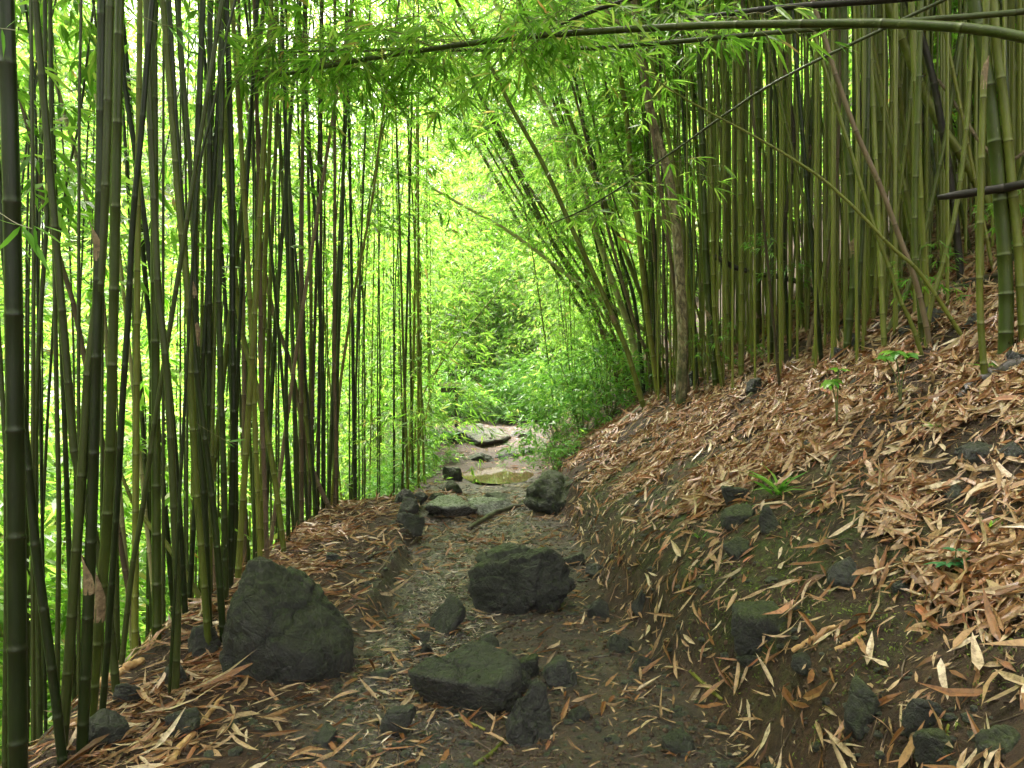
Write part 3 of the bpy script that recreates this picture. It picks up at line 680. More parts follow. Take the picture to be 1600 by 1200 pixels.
CROWN_LIGHT = [leaf_mesh('foliage', *foliage_variant(46, .3, 10, .7, SPR_LO, False, .9), M_LEAF) for _ in range(6)]
def culm_mesh(r0, r1, Lh, bend, seed, sides=7, inter=.34):
    P = [(0, 0, -.15), (bend * .05, 0, Lh * .25), (bend * .3, bend * .1, Lh * .6), (bend, bend * .25, Lh)]
    V, f, rg = culm_geo(P, r0, r1, sides, inter, seed); A = Acc(); A.add(V, f, ring=rg)
    o = A.obj('culm', M_CULM, smooth=True); me = o.data; bpy.data.objects.remove(o); return me, P
CULMS = [culm_mesh(rng.uniform(.016, .026), .006, rng.uniform(10, 12.5), rng.uniform(-.2, 1.6), 300 + i, 7) for i in range(12)]
CULMS_R = [culm_mesh(rng.uniform(.012, .024), .006, rng.uniform(10, 12.5), rng.uniform(-.3, 1.8), 400 + i, 9) for i in range(12)]
N_BAMBOO = [0]
def new_bamboo(loc, label, group): 
    N_BAMBOO[0] += 1
    return empty('bamboo', loc, label, 'bamboo', group)
def at_ground(x, y): return (x, y, float(terrain(x, y)))
def wild(x, y, label, group, kind='full', lib=CULMS, rz=None, tilt=(0, .05), m=None, sc=None, start=None):
    """a cane that repeats a shared stem and crown"""
    o = new_bamboo(at_ground(x, y), label, group)
    rz = random.uniform(0, 6.28) if rz is None else rz
    a = random.gauss(*tilt); b_ = random.gauss(0, .04)
    o.rotation_euler = (b_, a, rz); s = sc or random.uniform(.85, 1.15); o.scale = (s, s, s)
    me, P = random.choice(lib)
    c = child('culm', me, o)
    if m: c.material_slots[0].link = 'OBJECT'; c.material_slots[0].material = m
    if kind == 'full': child('foliage', random.choice(CROWN_FULL), o).rotation_euler.z = random.uniform(0, 6.28)
    elif kind == 'light': child('foliage', random.choice(CROWN_LIGHT), o).rotation_euler.z = random.uniform(0, 6.28)
    elif kind == 'top':
        f = child('foliage', random.choice(CROWN_SPARSE if start and start < 5 else CROWN_TOP), o); f.location = (P[2][0]*.8, P[2][1], (start or 6.2) + random.uniform(0, .8)); f.rotation_euler.z = random.uniform(0, 6.28)
    return o
def spray_part(root, Q, t0, t1, n, size=1.3, low=None):
    q = catmull(Q, 200); t = t0 + (t1 - t0) * rng.random(n); pos = q[(t * 199).astype(int)]
    az = rng.uniform(0, 2*np.pi, n); sc = rng.uniform(.8, 1.3, n) * size
    A = twigs_of(pos, az, sc, SPR)
    for key in range(len(SPR)):
        m_ = np.arange(key, n, len(SPR))
        if len(m_):
            V, f = spray_leaves(pos[m_], az[m_], sc[m_] , [SPR[key]], True, None, .0095); A.add(V, f, 1)
    return A.obj('foliage', [M_TWIG, M_LEAF], root)
def traced(pts, wpx, label=None, group=None, m=M_CULM, d=None, total=11., r1f=.32, dlean=0., crown=True, taper_to=None, sprays=None, name='bamboo', cat='bamboo', inter=.34, parts=True, sides=10, bow=None, sheath=None):
    """a cane whose visible run is known: pts from its foot upward as seen in the photograph, wpx its thickness there"""
    pts = pts[::-1] if pts[0][1] < pts[-1][1] else pts
    if d is None:
        g = ground_hit(*pts[0]); d = g[1]; W = [g - [0, 0, .12]]; rest = pts[1:]
    else: W = []; rest = pts
    span = abs(pts[0][1] - pts[-1][1]) + 1.
    for (px, py) in rest:
        W.append(unproj(px, py, d + dlean * (pts[0][1] - py) / F * d))
    if len(W) > 0 and d is not None and rest is pts:
        v = W[0] - W[1]; v = v / abs(v[2]); q = W[0].copy(); k = 0
        while q[2] > terrain(q[0], q[1]) - .1 and k < 120: q = q + v * [.05 * .8, .05, .05]; k += 1
        W.insert(0, q)
    wpx = wpx * (.8 if group == GC else .86 if group == GL else .85)
    W = np.array(W); r0 = wpx / F * d / 2
    ln = np.linalg.norm(np.diff(W, axis=0), axis=1).sum()
    if crown and ln < total:
        v = norm(W[-1] - W[-2]); ext = total - ln
        side = np.array([v[0], 0, 0]) * .25 if bow is None else np.array(bow)
        W = np.vstack([W, W[-1] + v * ext * .5 + side * ext * .12, W[-1] + v * ext + side * ext * .5])
    base = W[0].copy()
    root = empty(name, base, label, cat, group); N_BAMBOO[0] += 1
    V, f, rg = culm_geo(W - base, r0, r0 * r1f, sides, inter, int(pts[0][0] * 3 + pts[0][1]))
    A = Acc(); A.add(V, f, ring=rg); A.obj('culm', m, root, smooth=True)
    if sprays:
        spray_part(root, W - base, *sprays)
    if m is not M_CULM_BLACK and name == 'bamboo' and random.random() < .28:
        for _ in range(random.choice([1, 1, 2])):       # a dry sheath still clasping the stem
            dn_ = catmull(W - base, 200); i0 = random.randint(8, 60); p0, p1 = dn_[i0], dn_[min(i0 + 5, 199)]
            ax = norm(p1 - p0); ln_ = random.uniform(.12, .26); a0 = random.uniform(0, 6.28); nn = 7
            rr = r0 * (1 - .6 * i0 / 200) ; e1 = norm(np.cross(ax, [0, 1., .1])); e2 = np.cross(ax, e1); G = []
            for t_ in np.linspace(0, 1, 5):
                hw = 2.9 * (1 - t_**1.6) + .06; fl = rr * (1.07 + .5 * t_**3)
                for a_ in np.linspace(-hw, hw, nn): G.append(p0 + ax * ln_ * t_ + fl * (e1 * math.cos(a0 + a_) + e2 * math.sin(a0 + a_)))
            ii = np.arange(4)[:, None]; jj = np.arange(nn - 1)[None]
            link_mesh('sheath', np.array(G), [np.stack([ii*nn+jj, ii*nn+jj+1, (ii+1)*nn+jj+1, (ii+1)*nn+jj], -1).reshape(-1, 4)], M_SHEATH, root, smooth=True)
    if crown and parts:
        c = child('foliage', random.choice(CROWN_SPARSE if group == GL else CROWN_TOP), root); q = catmull(W - base, 60); k = int(60 * max(.55, min(.62, 6.2 / total)))
        c.location = q[min(k, 59)] + [0, 0, .2]; c.rotation_euler.z = random.uniform(0, 6.28)
        ztop = c.location.z + base[2]
        if group == GL and pts[0][0] > 470: c.location = q[20]; ztop = c.location.z + base[2]
        zm = 1.9 + .52 * d if pts[0][0] < 470 else 4.2
        if ztop < zm: c.location.z += zm - ztop
    return root
GL = 'dark canes crowding the left edge of the path'
GR = 'green canes standing on the right slope'
GC = 'canes leaning out over the path from the right'
LL_ = 'dark backlit cane in the crowd at the left edge of the path'
LR_ = 'olive green cane in the crowded stand on the right slope'
LC_ = 'cane of the clump that leans left over the path'
T = traced; D_, G_, Y_, B_, P_ = M_CULM_SHADE, M_CULM, M_CULM_YEL, M_CULM_BROWN, M_CULM_PALE
# left of the path
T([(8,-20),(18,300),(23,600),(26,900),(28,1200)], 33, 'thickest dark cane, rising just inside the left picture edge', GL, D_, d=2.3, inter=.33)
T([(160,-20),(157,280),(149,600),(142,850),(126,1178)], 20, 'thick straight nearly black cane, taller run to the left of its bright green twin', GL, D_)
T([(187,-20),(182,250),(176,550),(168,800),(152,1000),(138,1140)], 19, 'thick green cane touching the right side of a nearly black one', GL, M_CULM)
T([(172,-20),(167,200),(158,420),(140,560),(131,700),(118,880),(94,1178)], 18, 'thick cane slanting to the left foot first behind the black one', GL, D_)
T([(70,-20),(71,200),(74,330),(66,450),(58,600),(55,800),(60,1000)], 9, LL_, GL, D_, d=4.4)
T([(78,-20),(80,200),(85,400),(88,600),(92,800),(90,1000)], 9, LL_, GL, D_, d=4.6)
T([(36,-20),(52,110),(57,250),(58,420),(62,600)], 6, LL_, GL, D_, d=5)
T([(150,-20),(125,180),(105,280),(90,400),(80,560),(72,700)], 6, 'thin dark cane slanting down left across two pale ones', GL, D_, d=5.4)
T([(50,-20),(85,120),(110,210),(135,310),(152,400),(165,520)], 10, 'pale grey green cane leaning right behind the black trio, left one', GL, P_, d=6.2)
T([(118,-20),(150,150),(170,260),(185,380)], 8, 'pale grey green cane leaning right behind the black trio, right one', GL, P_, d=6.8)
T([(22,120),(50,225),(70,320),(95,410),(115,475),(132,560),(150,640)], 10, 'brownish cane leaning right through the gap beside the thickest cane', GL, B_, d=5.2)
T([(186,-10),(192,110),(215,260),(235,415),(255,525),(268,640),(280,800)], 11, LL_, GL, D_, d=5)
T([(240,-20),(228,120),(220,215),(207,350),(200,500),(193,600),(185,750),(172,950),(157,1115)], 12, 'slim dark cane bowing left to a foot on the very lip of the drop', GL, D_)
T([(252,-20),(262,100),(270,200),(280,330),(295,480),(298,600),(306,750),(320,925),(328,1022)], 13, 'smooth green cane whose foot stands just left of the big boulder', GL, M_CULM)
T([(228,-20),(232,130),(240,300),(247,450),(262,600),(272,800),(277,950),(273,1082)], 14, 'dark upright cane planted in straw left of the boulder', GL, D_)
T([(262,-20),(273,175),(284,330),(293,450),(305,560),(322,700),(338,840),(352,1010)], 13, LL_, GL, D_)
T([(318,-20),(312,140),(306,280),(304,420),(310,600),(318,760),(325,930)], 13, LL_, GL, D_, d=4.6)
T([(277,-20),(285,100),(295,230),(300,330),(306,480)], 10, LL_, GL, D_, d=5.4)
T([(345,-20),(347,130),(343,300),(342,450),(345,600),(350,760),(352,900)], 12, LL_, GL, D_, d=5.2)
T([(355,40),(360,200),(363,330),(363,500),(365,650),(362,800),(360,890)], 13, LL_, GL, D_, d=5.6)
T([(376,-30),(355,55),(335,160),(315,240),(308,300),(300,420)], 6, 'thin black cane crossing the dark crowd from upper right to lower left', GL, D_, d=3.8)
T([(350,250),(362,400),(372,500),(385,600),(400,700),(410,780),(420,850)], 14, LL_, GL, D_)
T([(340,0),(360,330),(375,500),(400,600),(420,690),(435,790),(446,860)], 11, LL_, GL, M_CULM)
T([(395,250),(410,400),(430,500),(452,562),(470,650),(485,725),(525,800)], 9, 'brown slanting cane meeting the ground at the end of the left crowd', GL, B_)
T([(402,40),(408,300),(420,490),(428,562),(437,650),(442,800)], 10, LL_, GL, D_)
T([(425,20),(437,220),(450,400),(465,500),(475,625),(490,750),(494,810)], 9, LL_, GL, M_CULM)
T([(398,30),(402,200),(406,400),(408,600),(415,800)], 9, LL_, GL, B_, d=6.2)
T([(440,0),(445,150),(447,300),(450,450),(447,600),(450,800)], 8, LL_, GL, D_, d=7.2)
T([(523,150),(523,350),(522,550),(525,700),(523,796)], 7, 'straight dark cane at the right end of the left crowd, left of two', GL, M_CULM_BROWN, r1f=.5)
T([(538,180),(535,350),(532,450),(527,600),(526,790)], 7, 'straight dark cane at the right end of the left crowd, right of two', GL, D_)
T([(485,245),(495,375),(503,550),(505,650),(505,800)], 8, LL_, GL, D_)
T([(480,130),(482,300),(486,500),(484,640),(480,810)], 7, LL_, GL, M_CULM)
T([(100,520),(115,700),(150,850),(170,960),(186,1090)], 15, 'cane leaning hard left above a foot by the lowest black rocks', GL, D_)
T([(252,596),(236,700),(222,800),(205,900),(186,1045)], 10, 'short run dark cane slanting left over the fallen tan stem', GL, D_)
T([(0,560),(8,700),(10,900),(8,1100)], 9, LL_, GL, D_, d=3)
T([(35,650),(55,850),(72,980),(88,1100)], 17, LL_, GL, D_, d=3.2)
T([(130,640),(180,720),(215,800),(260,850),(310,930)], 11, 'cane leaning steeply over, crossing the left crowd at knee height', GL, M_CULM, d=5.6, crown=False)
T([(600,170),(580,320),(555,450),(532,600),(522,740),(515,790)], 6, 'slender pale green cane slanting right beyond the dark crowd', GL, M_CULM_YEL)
T([(650,270),(649,350),(648,450),(645,590),(640,700)], 6, 'lone straight pale cane rising in the bright gap over the path', 'thin canes beyond the left crowd', M_CULM_YEL, d=12.5)
T([(812,415),(750,490),(710,540),(672,595),(652,640),(648,690)], 4, 'thin yellow whip arching right over the path end', 'thin canes beyond the left crowd', M_CULM_YEL, d=13, crown=False, r1f=.3)
T([(735,440),(705,520),(680,590),(665,650)], 3, 'faint thin whip beside the arching yellow one', 'thin canes beyond the left crowd', M_CULM_YEL, d=14, crown=False, r1f=.3)
# over the path
def over(pts, label, m, group='stems crossing overhead', r1f=None, inter=.36, sides=10, name='bamboo', sprays=None):
    """pts: (px, py, distance, thickness in px)"""
    W = np.array([unproj(p[0], p[1], p[2]) for p in pts]); rr = np.array([p[3] / F * p[2] / 2 for p in pts])
    base = W[0].copy(); root = empty(name, base, label, 'bamboo', group)
    V, f, rg = culm_geo(W - base, rr[0], rr[-1], sides, inter, int(pts[0][0])); A = Acc(); A.add(V, f, ring=rg); A.obj('culm', m, root, smooth=True)
    if sprays: spray_part(root, W - base, *sprays)
    return root
arch = over([(2110,560,2.95,21),(2050,330,3.0,21),(1800,130,3.1,31),(1600,58,3.3,25),(1420,38,3.6,19),(1250,37,3.9,16),(1050,42,4.3,14),(800,60,4.8,12),(600,88,5.4,10),(490,108,5.8,8),(370,130,6.2,5)], 'long smooth arching cane sweeping across the whole top of the path', M_CULM, sprays=(.5, 1., 44, 1.0))
arch2 = over([(1900,-20,4.2,11),(1600,18,4.3,11),(1440,31,4.5,10),(1200,52,4.8,8),(1000,70,5.2,7),(860,78,5.5,6),(600,78,6,5),(430,82,6.4,4)], 'thin dark cane running just below the long arching one', M_CULM_SHADE, sprays=(.45, 1., 44, 1.0))
over([(1560,-20,4.6,14),(1400,-2,4.8,13),(1200,14,5.2,9),(1060,33,5.6,7)], 'dark cane end entering from above the long arching cane', M_CULM_BLACK)
over([(1030,-20,4,7),(980,0,4.2,7),(930,16,4.4,7),(877,38,4.6,6)], 'short broken black cane tip over the middle of the path', M_CULM_BLACK)
over([(1500,-12,5,6),(1370,50,5.2,6),(1200,135,5.5,5),(1050,238,5.9,4.5),(930,318,6.2,3),(860,350,6.4,2)], 'thin dark whip slanting from upper right down to hanging leaves', M_CULM_SHADE, sprays=(.5, 1., 8, .9))
over([(1640,200,6,6),(1560,250,6.2,5),(1470,130,6.6,4),(1440,115,6.8,4)], 'thin crossing twig like cane among the far right stems', M_CULM_BROWN)
over([(2020,255,4.2,15),(1640,283,4.4,15),(1600,289,4.5,15),(1540,298,4.6,14),(1465,309,4.7,13)], 'stout black broken cane jutting in from the right edge', M_CULM_BLACK)
# right of the path
T([(1518,-20),(1543,125),(1562,300),(1572,450),(1570,556)], 25, 'thickest mossy green cane with a tuft at its foot, far right', GR, M_CULM, inter=.34)
T([(1543,-20),(1535,200),(1531,400),(1532,500),(1542,600)], 12, 'yellow green slender cane standing nearest on the right slope', GR, Y_)
T([(1550,-20),(1558,80),(1570,170),(1580,280),(1592,400),(1602,540)], 17, 'green cane half hidden by the thickest one, on its right', GR, M_CULM)
T([(1262,-20),(1300,100),(1335,200),(1375,290),(1405,370),(1435,455),(1458,538)], 10, 'brown dead cane slanting through the right stand', GR, B_)
T([(1375,-20),(1420,90),(1460,180),(1500,240),(1540,310),(1590,400)], 17, 'thick pale green cane leaning steeply left in the upper right', GR, M_CULM, d=7)
T([(1440,-20),(1435,150),(1430,300),(1430,400),(1437,470),(1442,535)], 11, LR_, GR, M_CULM)
T([(1340,-20),(1372,140),(1395,230),(1415,300),(1428,380),(1436,470)], 11, LR_, GR, M_CULM)
T([(1318,-20),(1322,200),(1330,300),(1334,425),(1327,500),(1321,558)], 14, 'thick olive cane with its foot in front of its neighbours', GR, M_CULM)
T([(1310,-20),(1305,200),(1297,330),(1285,450),(1267,577)], 8, 'thin bright green cane standing out in front of the stand', GR, Y_)
T([(1312,-20),(1310,200),(1300,350),(1290,430),(1270,510),(1254,560)], 8, 'thin brown dead cane beside a bright green one', GR, B_)
T([(1372,-20),(1374,100),(1373,300),(1365,420),(1360,485)], 15, LR_, GR, M_CULM)
T([(1397,-20),(1393,150),(1385,300),(1372,400),(1362,507)], 8, LR_, GR, Y_)
T([(1505,40),(1480,200),(1450,340),(1430,420),(1407,475),(1369,536)], 9, 'olive cane crossing others, foot far to its left', GR, M_CULM)
T([(1522,20),(1510,200),(1495,320),(1477,400),(1460,457),(1450,505),(1446,542)], 9, LR_, GR, M_CULM)
T([(1330,240),(1360,340),(1390,420),(1407,470),(1425,507),(1447,552)], 8, LR_, GR, M_CULM, total=8)
T([(1000,108),(1080,160),(1200,225),(1300,292),(1395,388),(1440,430),(1517,520)], 8, 'long straight cane leaning far left across the right stand', GR, M_CULM, total=7, crown=False)
T([(1283,-20),(1270,150),(1262,300),(1259,400),(1262,520)], 8, LR_, GR, M_CULM)
T([(1248,0),(1242,200),(1247,400),(1255,520)], 9, LR_, GR, M_CULM)
T([(1198,-20),(1203,200),(1206,400),(1204,562)], 11, LR_, GR, M_CULM)
T([(1228,-20),(1232,200),(1236,400),(1235,545)], 7, LR_, GR, Y_)
T([(1300,120),(1298,300),(1302,400),(1309,545)], 8, LR_, GR, M_CULM)
T([(1335,60),(1338,300),(1343,400),(1348,480)], 11, LR_, GR, M_CULM)
T([(1385,300),(1400,200),(1410,100),(1415,0)][::-1]+[(1383,480)], 8, LR_, GR, Y_)
T([(1178,-20),(1185,150),(1184,300),(1183,400),(1180,552)], 14, LR_, GR, M_CULM)
T([(1150,-20),(1155,200),(1158,400),(1158,592)], 11, LR_, GR, M_CULM)
T([(1105,50),(1112,300),(1117,500),(1131,606)], 9, LR_, GR, Y_)
T([(1090,30),(1096,200),(1103,400),(1110,510),(1121,605)], 13, LR_, GR, M_CULM)
T([(1075,60),(1090,250),(1098,400),(1097,500),(1095,578)], 9, LR_, GR, M_CULM)
T([(1134,200),(1134,400),(1137,578)], 8, LR_, GR, M_CULM)
T([(1148,250),(1147,400),(1143,552)], 7, LR_, GR, Y_)
T([(1410,-20),(1450,90),(1472,200),(1490,320),(1500,420)], 13, 'dark nearly black leaning cane in the upper right', GR, M_CULM_BLACK, d=6.6)
T([(1210,-20),(1225,100),(1240,220),(1225,360),(1218,500)], 9, 'reddish brown dead cane among green ones', GR, B_, d=8.4)
T([(1010,60),(1035,175),(1060,300),(1072,425),(1100,592)], 9, LR_, GR, M_CULM)
T([(1032,150),(1037,400),(1040,500),(1044,622)], 6, LR_, GR, B_)
# the clump that leans over the path
T([(950,20),(975,150),(985,250),(997,350),(1010,480),(1031,619)], 12, 'brightest green cane of the leaning clump, nearly upright', GC, Y_, sprays=(.3, .8, 26, 1.2))
T([(770,110),(800,170),(850,260),(895,360),(938,450),(965,512),(982,555),(1010,638)], 11, 'smooth green leaning cane ending nearest the fallen mossy branch', GC, M_CULM, sprays=(.3, .8, 26, 1.2))
T([(770,180),(800,240),(835,320),(870,390),(900,430),(927,475),(950,550),(973,606)], 10, 'brownish leaning cane, second from the outside of the clump', GC, B_, sprays=(.3, .8, 26, 1.2))
T([(780,290),(820,365),(860,410),(900,472),(930,522),(950,575),(966,602)], 9, 'outermost cane of the clump leaning over the path', GC, M_CULM, sprays=(.3, .8, 26, 1.2))
T([(800,60),(828,120),(870,200),(905,270),(925,340),(950,420),(985,520),(1006,612)], 13, 'thick pale green leaning cane high over the path', GC, P_, sprays=(.3, .8, 26, 1.2))
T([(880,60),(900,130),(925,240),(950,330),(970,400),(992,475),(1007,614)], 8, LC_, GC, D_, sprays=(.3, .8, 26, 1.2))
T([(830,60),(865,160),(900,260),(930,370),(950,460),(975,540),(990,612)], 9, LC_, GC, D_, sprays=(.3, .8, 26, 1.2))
T([(910,80),(930,200),(955,320),(975,430),(990,520),(1000,600)], 9, LC_, GC, M_CULM, sprays=(.3, .8, 26, 1.2))
T([(900,330),(915,420),(935,500),(960,560),(985,600)], 8, LC_, GC, B_, sprays=(.3, .8, 26, 1.2))
T([(520,222),(600,252),(700,308),(800,365),(900,440),(1000,510),(1062,565)], 9, 'long pale tan cane leaning far out across the bright gap', GC, P_, crown=False, r1f=.45, sprays=(.5, 1., 5, 1.))
T([(950,330),(990,430),(1020,520),(1035,600)], 10, LC_, GC, M_CULM, sprays=(.3, .8, 26, 1.2))
T([(1010,200),(1015,350),(1018,480),(1025,610)], 9, LC_, GC, M_CULM, sprays=(.3, .8, 26, 1.2))

for k in range(15):
    a_ = random.random(); x0 = 970 + 66 * a_ + random.gauss(0, 5); xt = 700 + 290 * a_ + random.gauss(0, 18); yt = random.uniform(60, 200)
    T([(xt, yt), (xt + (x0-xt)*.42, yt + 190), (xt + (x0-xt)*.78, yt + 330), (x0 - 4, 560), (x0, 606 + 14*a_)], random.uniform(4.5, 7.5), LC_, GC, random.choice([M_CULM, D_, Y_, B_]), sprays=(.3, .8, 22, 1.2))
# the lichened tree among the canes
tr = ground_hit(1066, 634); troot = empty('tree', tr, 'slim straight tree trunk crusted with pale lichen among the canes', 'tree')
TP = np.array([tr - [0, 0, .2]] + [unproj(px, py, tr[1]) for px, py in [(1065,600),(1067,540),(1065,475),(1058,375),(1045,275),(1020,190),(1000,80),(985,-60),(970,-260)]]) - tr
dn = catmull(TP, 120); a = np.linspace(0, 1, 120); s14 = np.linspace(0, 2*np.pi, 14, endpoint=False)
prof = 1 + .09 * fbm(np.cos(s14)[None] * 2, np.sin(s14)[None] * 2, a[:, None] * 30, 3, 77) + .25 * np.exp(-a[:, None] / .02) * (1 + .5 * np.cos(3 * s14))
V, f = tube(dn, (18 - 10 * a) / F * tr[1] / 2, 14, prof=prof)
A = Acc(); A.add(V, f); A.obj('trunk', M_BARK, troot, smooth=True)
for k, (i0, dx, dz, dy) in enumerate([(80, -.5, .5, .2), (95, .6, .7, -.3), (108, -.6, .6, .4)]):
    p = dn[i0]; V, f = tube(catmull([p, p + [dx*.5, dy*.4, dz*.3], p + [dx, dy, dz]], 8), np.linspace(.03, .012, 8), 6); A = Acc(); A.add(V, f); A.obj('branch', M_BARK, troot, smooth=True)
c = child('crown', CROWN_TOP[0], troot); c.location = dn[-1] + np.array([0, 0, -1.2])
print('traced bamboo', N_BAMBOO[0])

# ------------------------------------------------------------------ the fillers: individual canes deeper in each stand
def near_any(x, y, L_, r): return any((x-a)**2 + (y-b_)**2 < r*r for a, b_ in L_)
used = []
def scatter(n, fn, minr):
    out = []
    k = 0
    while len(out) < n and k < 40 * n:
        k += 1; x, y = fn()
        if near_any(x, y, used, minr): continue
        used.append((x, y)); out.append((x, y))
    return out
# behind the left row, on the slope that falls away
def f_left():
    y = random.uniform(4.6, 10.5); return float(edge_l(y)) - .05 - abs(random.gauss(0, .55)) - .05 * (y > 8), y
for x, y in scatter(40, f_left, .07):
    wild(x, y, 'slim shaded cane standing behind the dark crowd on the left', 'slim canes behind the left crowd', 'top', CULMS, tilt=(.02, .05), m=random.choice([M_CULM_SHADE, M_CULM, M_CULM_SHADE, M_CULM_BROWN]), sc=random.uniform(.9, 1.15), start=2.6 + .54 * y)
# thin bright canes left of the path between the crowd and the puddle
def f_mid():
    y = random.uniform(10.6, 19); return float(edge_l(y)) - .1 - random.random()**1.5 * 4.2, y
for x, y in scatter(62, f_mid, .12):
    wild(x, y, 'thin leafy cane in the bright thicket left of the puddle', 'thin leafy canes left of the puddle', 'light', CULMS, tilt=(0, .04), m=random.choice([M_CULM_YEL, M_CULM, M_CULM]), sc=random.uniform(.55, .95))
# right stand, deep
def f_right():
    y = random.uniform(6.0, 14.5); u = random.uniform(.17, .72); x = u * y
    t = x - float(edge_r(y)); return (x, y) if t > 1.5 + .0 * y and (x - 1.3) > (13 - y) * .22 else f_right()
for x, y in scatter(88, f_right, .14):
    u = x / y
    wild(x, y, 'cane deep within the shaded stand on the right slope', 'canes deep in the right stand', 'top', CULMS_R, rz=math.pi + random.gauss(0, .6), tilt=(.05, .13), m=random.choice([M_CULM, M_CULM, M_CULM_YEL, M_CULM, M_CULM_BROWN, M_CULM_SHADE]), sc=random.uniform(.85, 1.15), start=(1.2 + .2*y) if u < .36 else 6.2)
# the end of the path
def f_end():
    y = random.uniform(21.6, 25); return random.uniform(-3.5, 4.5), y
for x, y in scatter(34, f_end, .2):
    wild(x, y, 'leafy cane in the wall that closes the far end of the path', 'leafy canes closing the far end of the path', 'full', CULMS, tilt=(0, .05), m=M_CULM_YEL, sc=random.uniform(.3, .5))
def f_rmid():
    y = random.uniform(12.5, 21); return float(edge_r(y)) + .25 + random.random() * 2.6, y
for x, y in scatter(30, f_rmid, .18):
    wild(x, y, 'leafy cane right of the far path beyond the leaning clump', 'leafy canes right of the far path', 'full', CULMS, rz=math.pi + random.gauss(0, .5), tilt=(.1, .08), m=M_CULM, sc=random.uniform(.4, .75))
print('bamboo', N_BAMBOO[0])

# ------------------------------------------------------------------ the thicket beyond: too many to count
def thicket():
    A = Acc(); P, S = [], []
    def canes(n, fn, h=(9, 13), lean=None, r=.02, den=26, low=.4, sides=5, rad=.8, culm_only=False, spread=1., inkind=0):
        for _ in range(n):
            x, y = fn(); z = float(terrain(x, y, False)); hh = random.uniform(*h)
            az = random.uniform(0, 6.28); bd = random.uniform(.2, 1.6)
            if lean: az, bd = random.gauss(0, .4), random.uniform(*lean)
            top = np.array([x + bd*math.cos(az), y + bd*math.sin(az), z + hh])
            pts = catmull([(x, y, z - .2), (x + .1*bd*math.cos(az), y + .1*bd*math.sin(az), z + hh*.5), top], 9)
            V, f = tube(pts, np.linspace(r, r*.3, 9), sides, False); A.add(V, f, inkind)
            if not culm_only:
                k = den; t = low + (1 - low) * np.random.default_rng(int(x*1000) & 0xffff).random(k)
                pp = np.stack([np.interp(t * 8, range(9), pts[:, c]) for c in range(3)], 1)
                pp[:, :2] += np.random.default_rng(int(y*1000) & 0xffff).normal(0, rad * .5, (k, 2)); P.append(pp); S.append(np.full(k, spread))
    # wall round the end of the path, stepping up with distance so that daylight reaches its face
    rise = lambda d0, h0, k: (lambda y: h0 + k * (y - d0))
    def wall():
        y = random.uniform(23, 40); return random.uniform(-18, 14), y
    canes(60, lambda: (random.uniform(-7, 9), random.uniform(24, 27)), (3.5, 6), low=.0, den=34, spread=1.1, rad=1.)
    canes(60, lambda: (random.uniform(-14, 12), random.uniform(27, 31)), (7, 9), low=.1, den=38, spread=1.25, rad=1.1)
    canes(120, lambda: (random.uniform(-22, 15), random.uniform(31, 37)), (10, 14), low=.2, den=44, spread=1.45, rad=1.2)
    canes(190, lambda: (random.uniform(-34, 22), random.uniform(37, 46)), (13, 18), low=.25, den=48, spread=1.9, rad=1.5)
    # the valley and its far side, again lowest beside the path
    for (x0, x1, h0, h1, n, lo) in [(-6.5, -4.4, 4, 6.5, 75, .0), (-9.5, -6.5, 6, 9, 90, .0), (-14, -9.5, 8, 11, 110, .1), (-20, -14, 11, 13, 130, .1), (-28, -20, 12, 15, 150, .1)]:
        canes(n, lambda: (random.uniform(x0, x1), random.uniform(3.5, 33)), (h0, h1), low=lo, den=40, spread=1.2 + .04 * abs(x0), rad=1.1)
    canes(110, lambda: (random.uniform(-6, 7), random.uniform(24.5, 33)), (3, 6.5), low=.0, den=44, spread=1.35, rad=1.2)
    # crowded thin canes behind both front rows
    canes(85, lambda: (lambda y: (float(edge_l(y)) - random.uniform(.3, 2.4), y))(random.uniform(3.6, 11.5)), (9, 11), r=.012, low=.45, den=16, spread=1., sides=6, inkind=2)
    canes(400, lambda: f_right(), (9, 11), lean=(-2.4, .8), r=.014, low=.5, den=11, spread=1.1, sides=6, inkind=0)
    # up the slope
    canes(120, lambda: (lambda y: (max(y * random.uniform(.25, .95), 3), y))(random.uniform(15, 27)), (10, 13), low=.12, den=34, r=.03, spread=1.3)
    canes(170, lambda: (random.uniform(7, 14), random.uniform(4, 16)), (10, 12), low=.1, den=50, r=.03, spread=1.5)
    canes(120, lambda: (random.uniform(14, 24), random.uniform(4, 28)), (12, 15), low=.0, den=60, r=.03, spread=2.2, rad=1.6)
    canes(6, lambda: (random.uniform(-3.4, -2.3), random.uniform(-4, 1.5)), (8.5, 11.5), lean=(2, 5), low=.62, den=40, r=.02, spread=1.3)  # unseen canes added to lean over the path and shade it
    # unseen crowns added to shade the near path, beside and behind the camera
    canes(16, lambda: (random.uniform(-4.5, -2.2), random.uniform(-6, 2)), (8, 12), low=.45, den=34, r=.025, spread=1.3)
    canes(26, lambda: (random.uniform(2.6, 8), random.uniform(-6, 2.0)), (9, 12), low=.45, den=34, r=.03, spread=1.3)
    canes(10, lambda: (random.uniform(-2.0, 2.4), random.uniform(-8, -4.5)), (7, 11), low=.35, den=34, r=.025, spread=1.3)
    P = np.concatenate(P); S = np.concatenate(S)
    print('branchlets', len(P))
    V, f = spray_leaves(P, rng.uniform(0, 2*np.pi, len(P)), S * rng.uniform(.8, 1.3, len(P)), SPR_LO, False, rng.normal(0, .3, len(P)), .0135)
    A.add(V, f, 1)
    o = A.obj('bamboo_thicket', [M_CULM, M_LEAF, M_CULM_SHADE]); tag(o, 'far dense bamboo thicket of canes and bright leaves around the path, plus unseen shade canes', 'thicket', kind='stuff')
thicket()
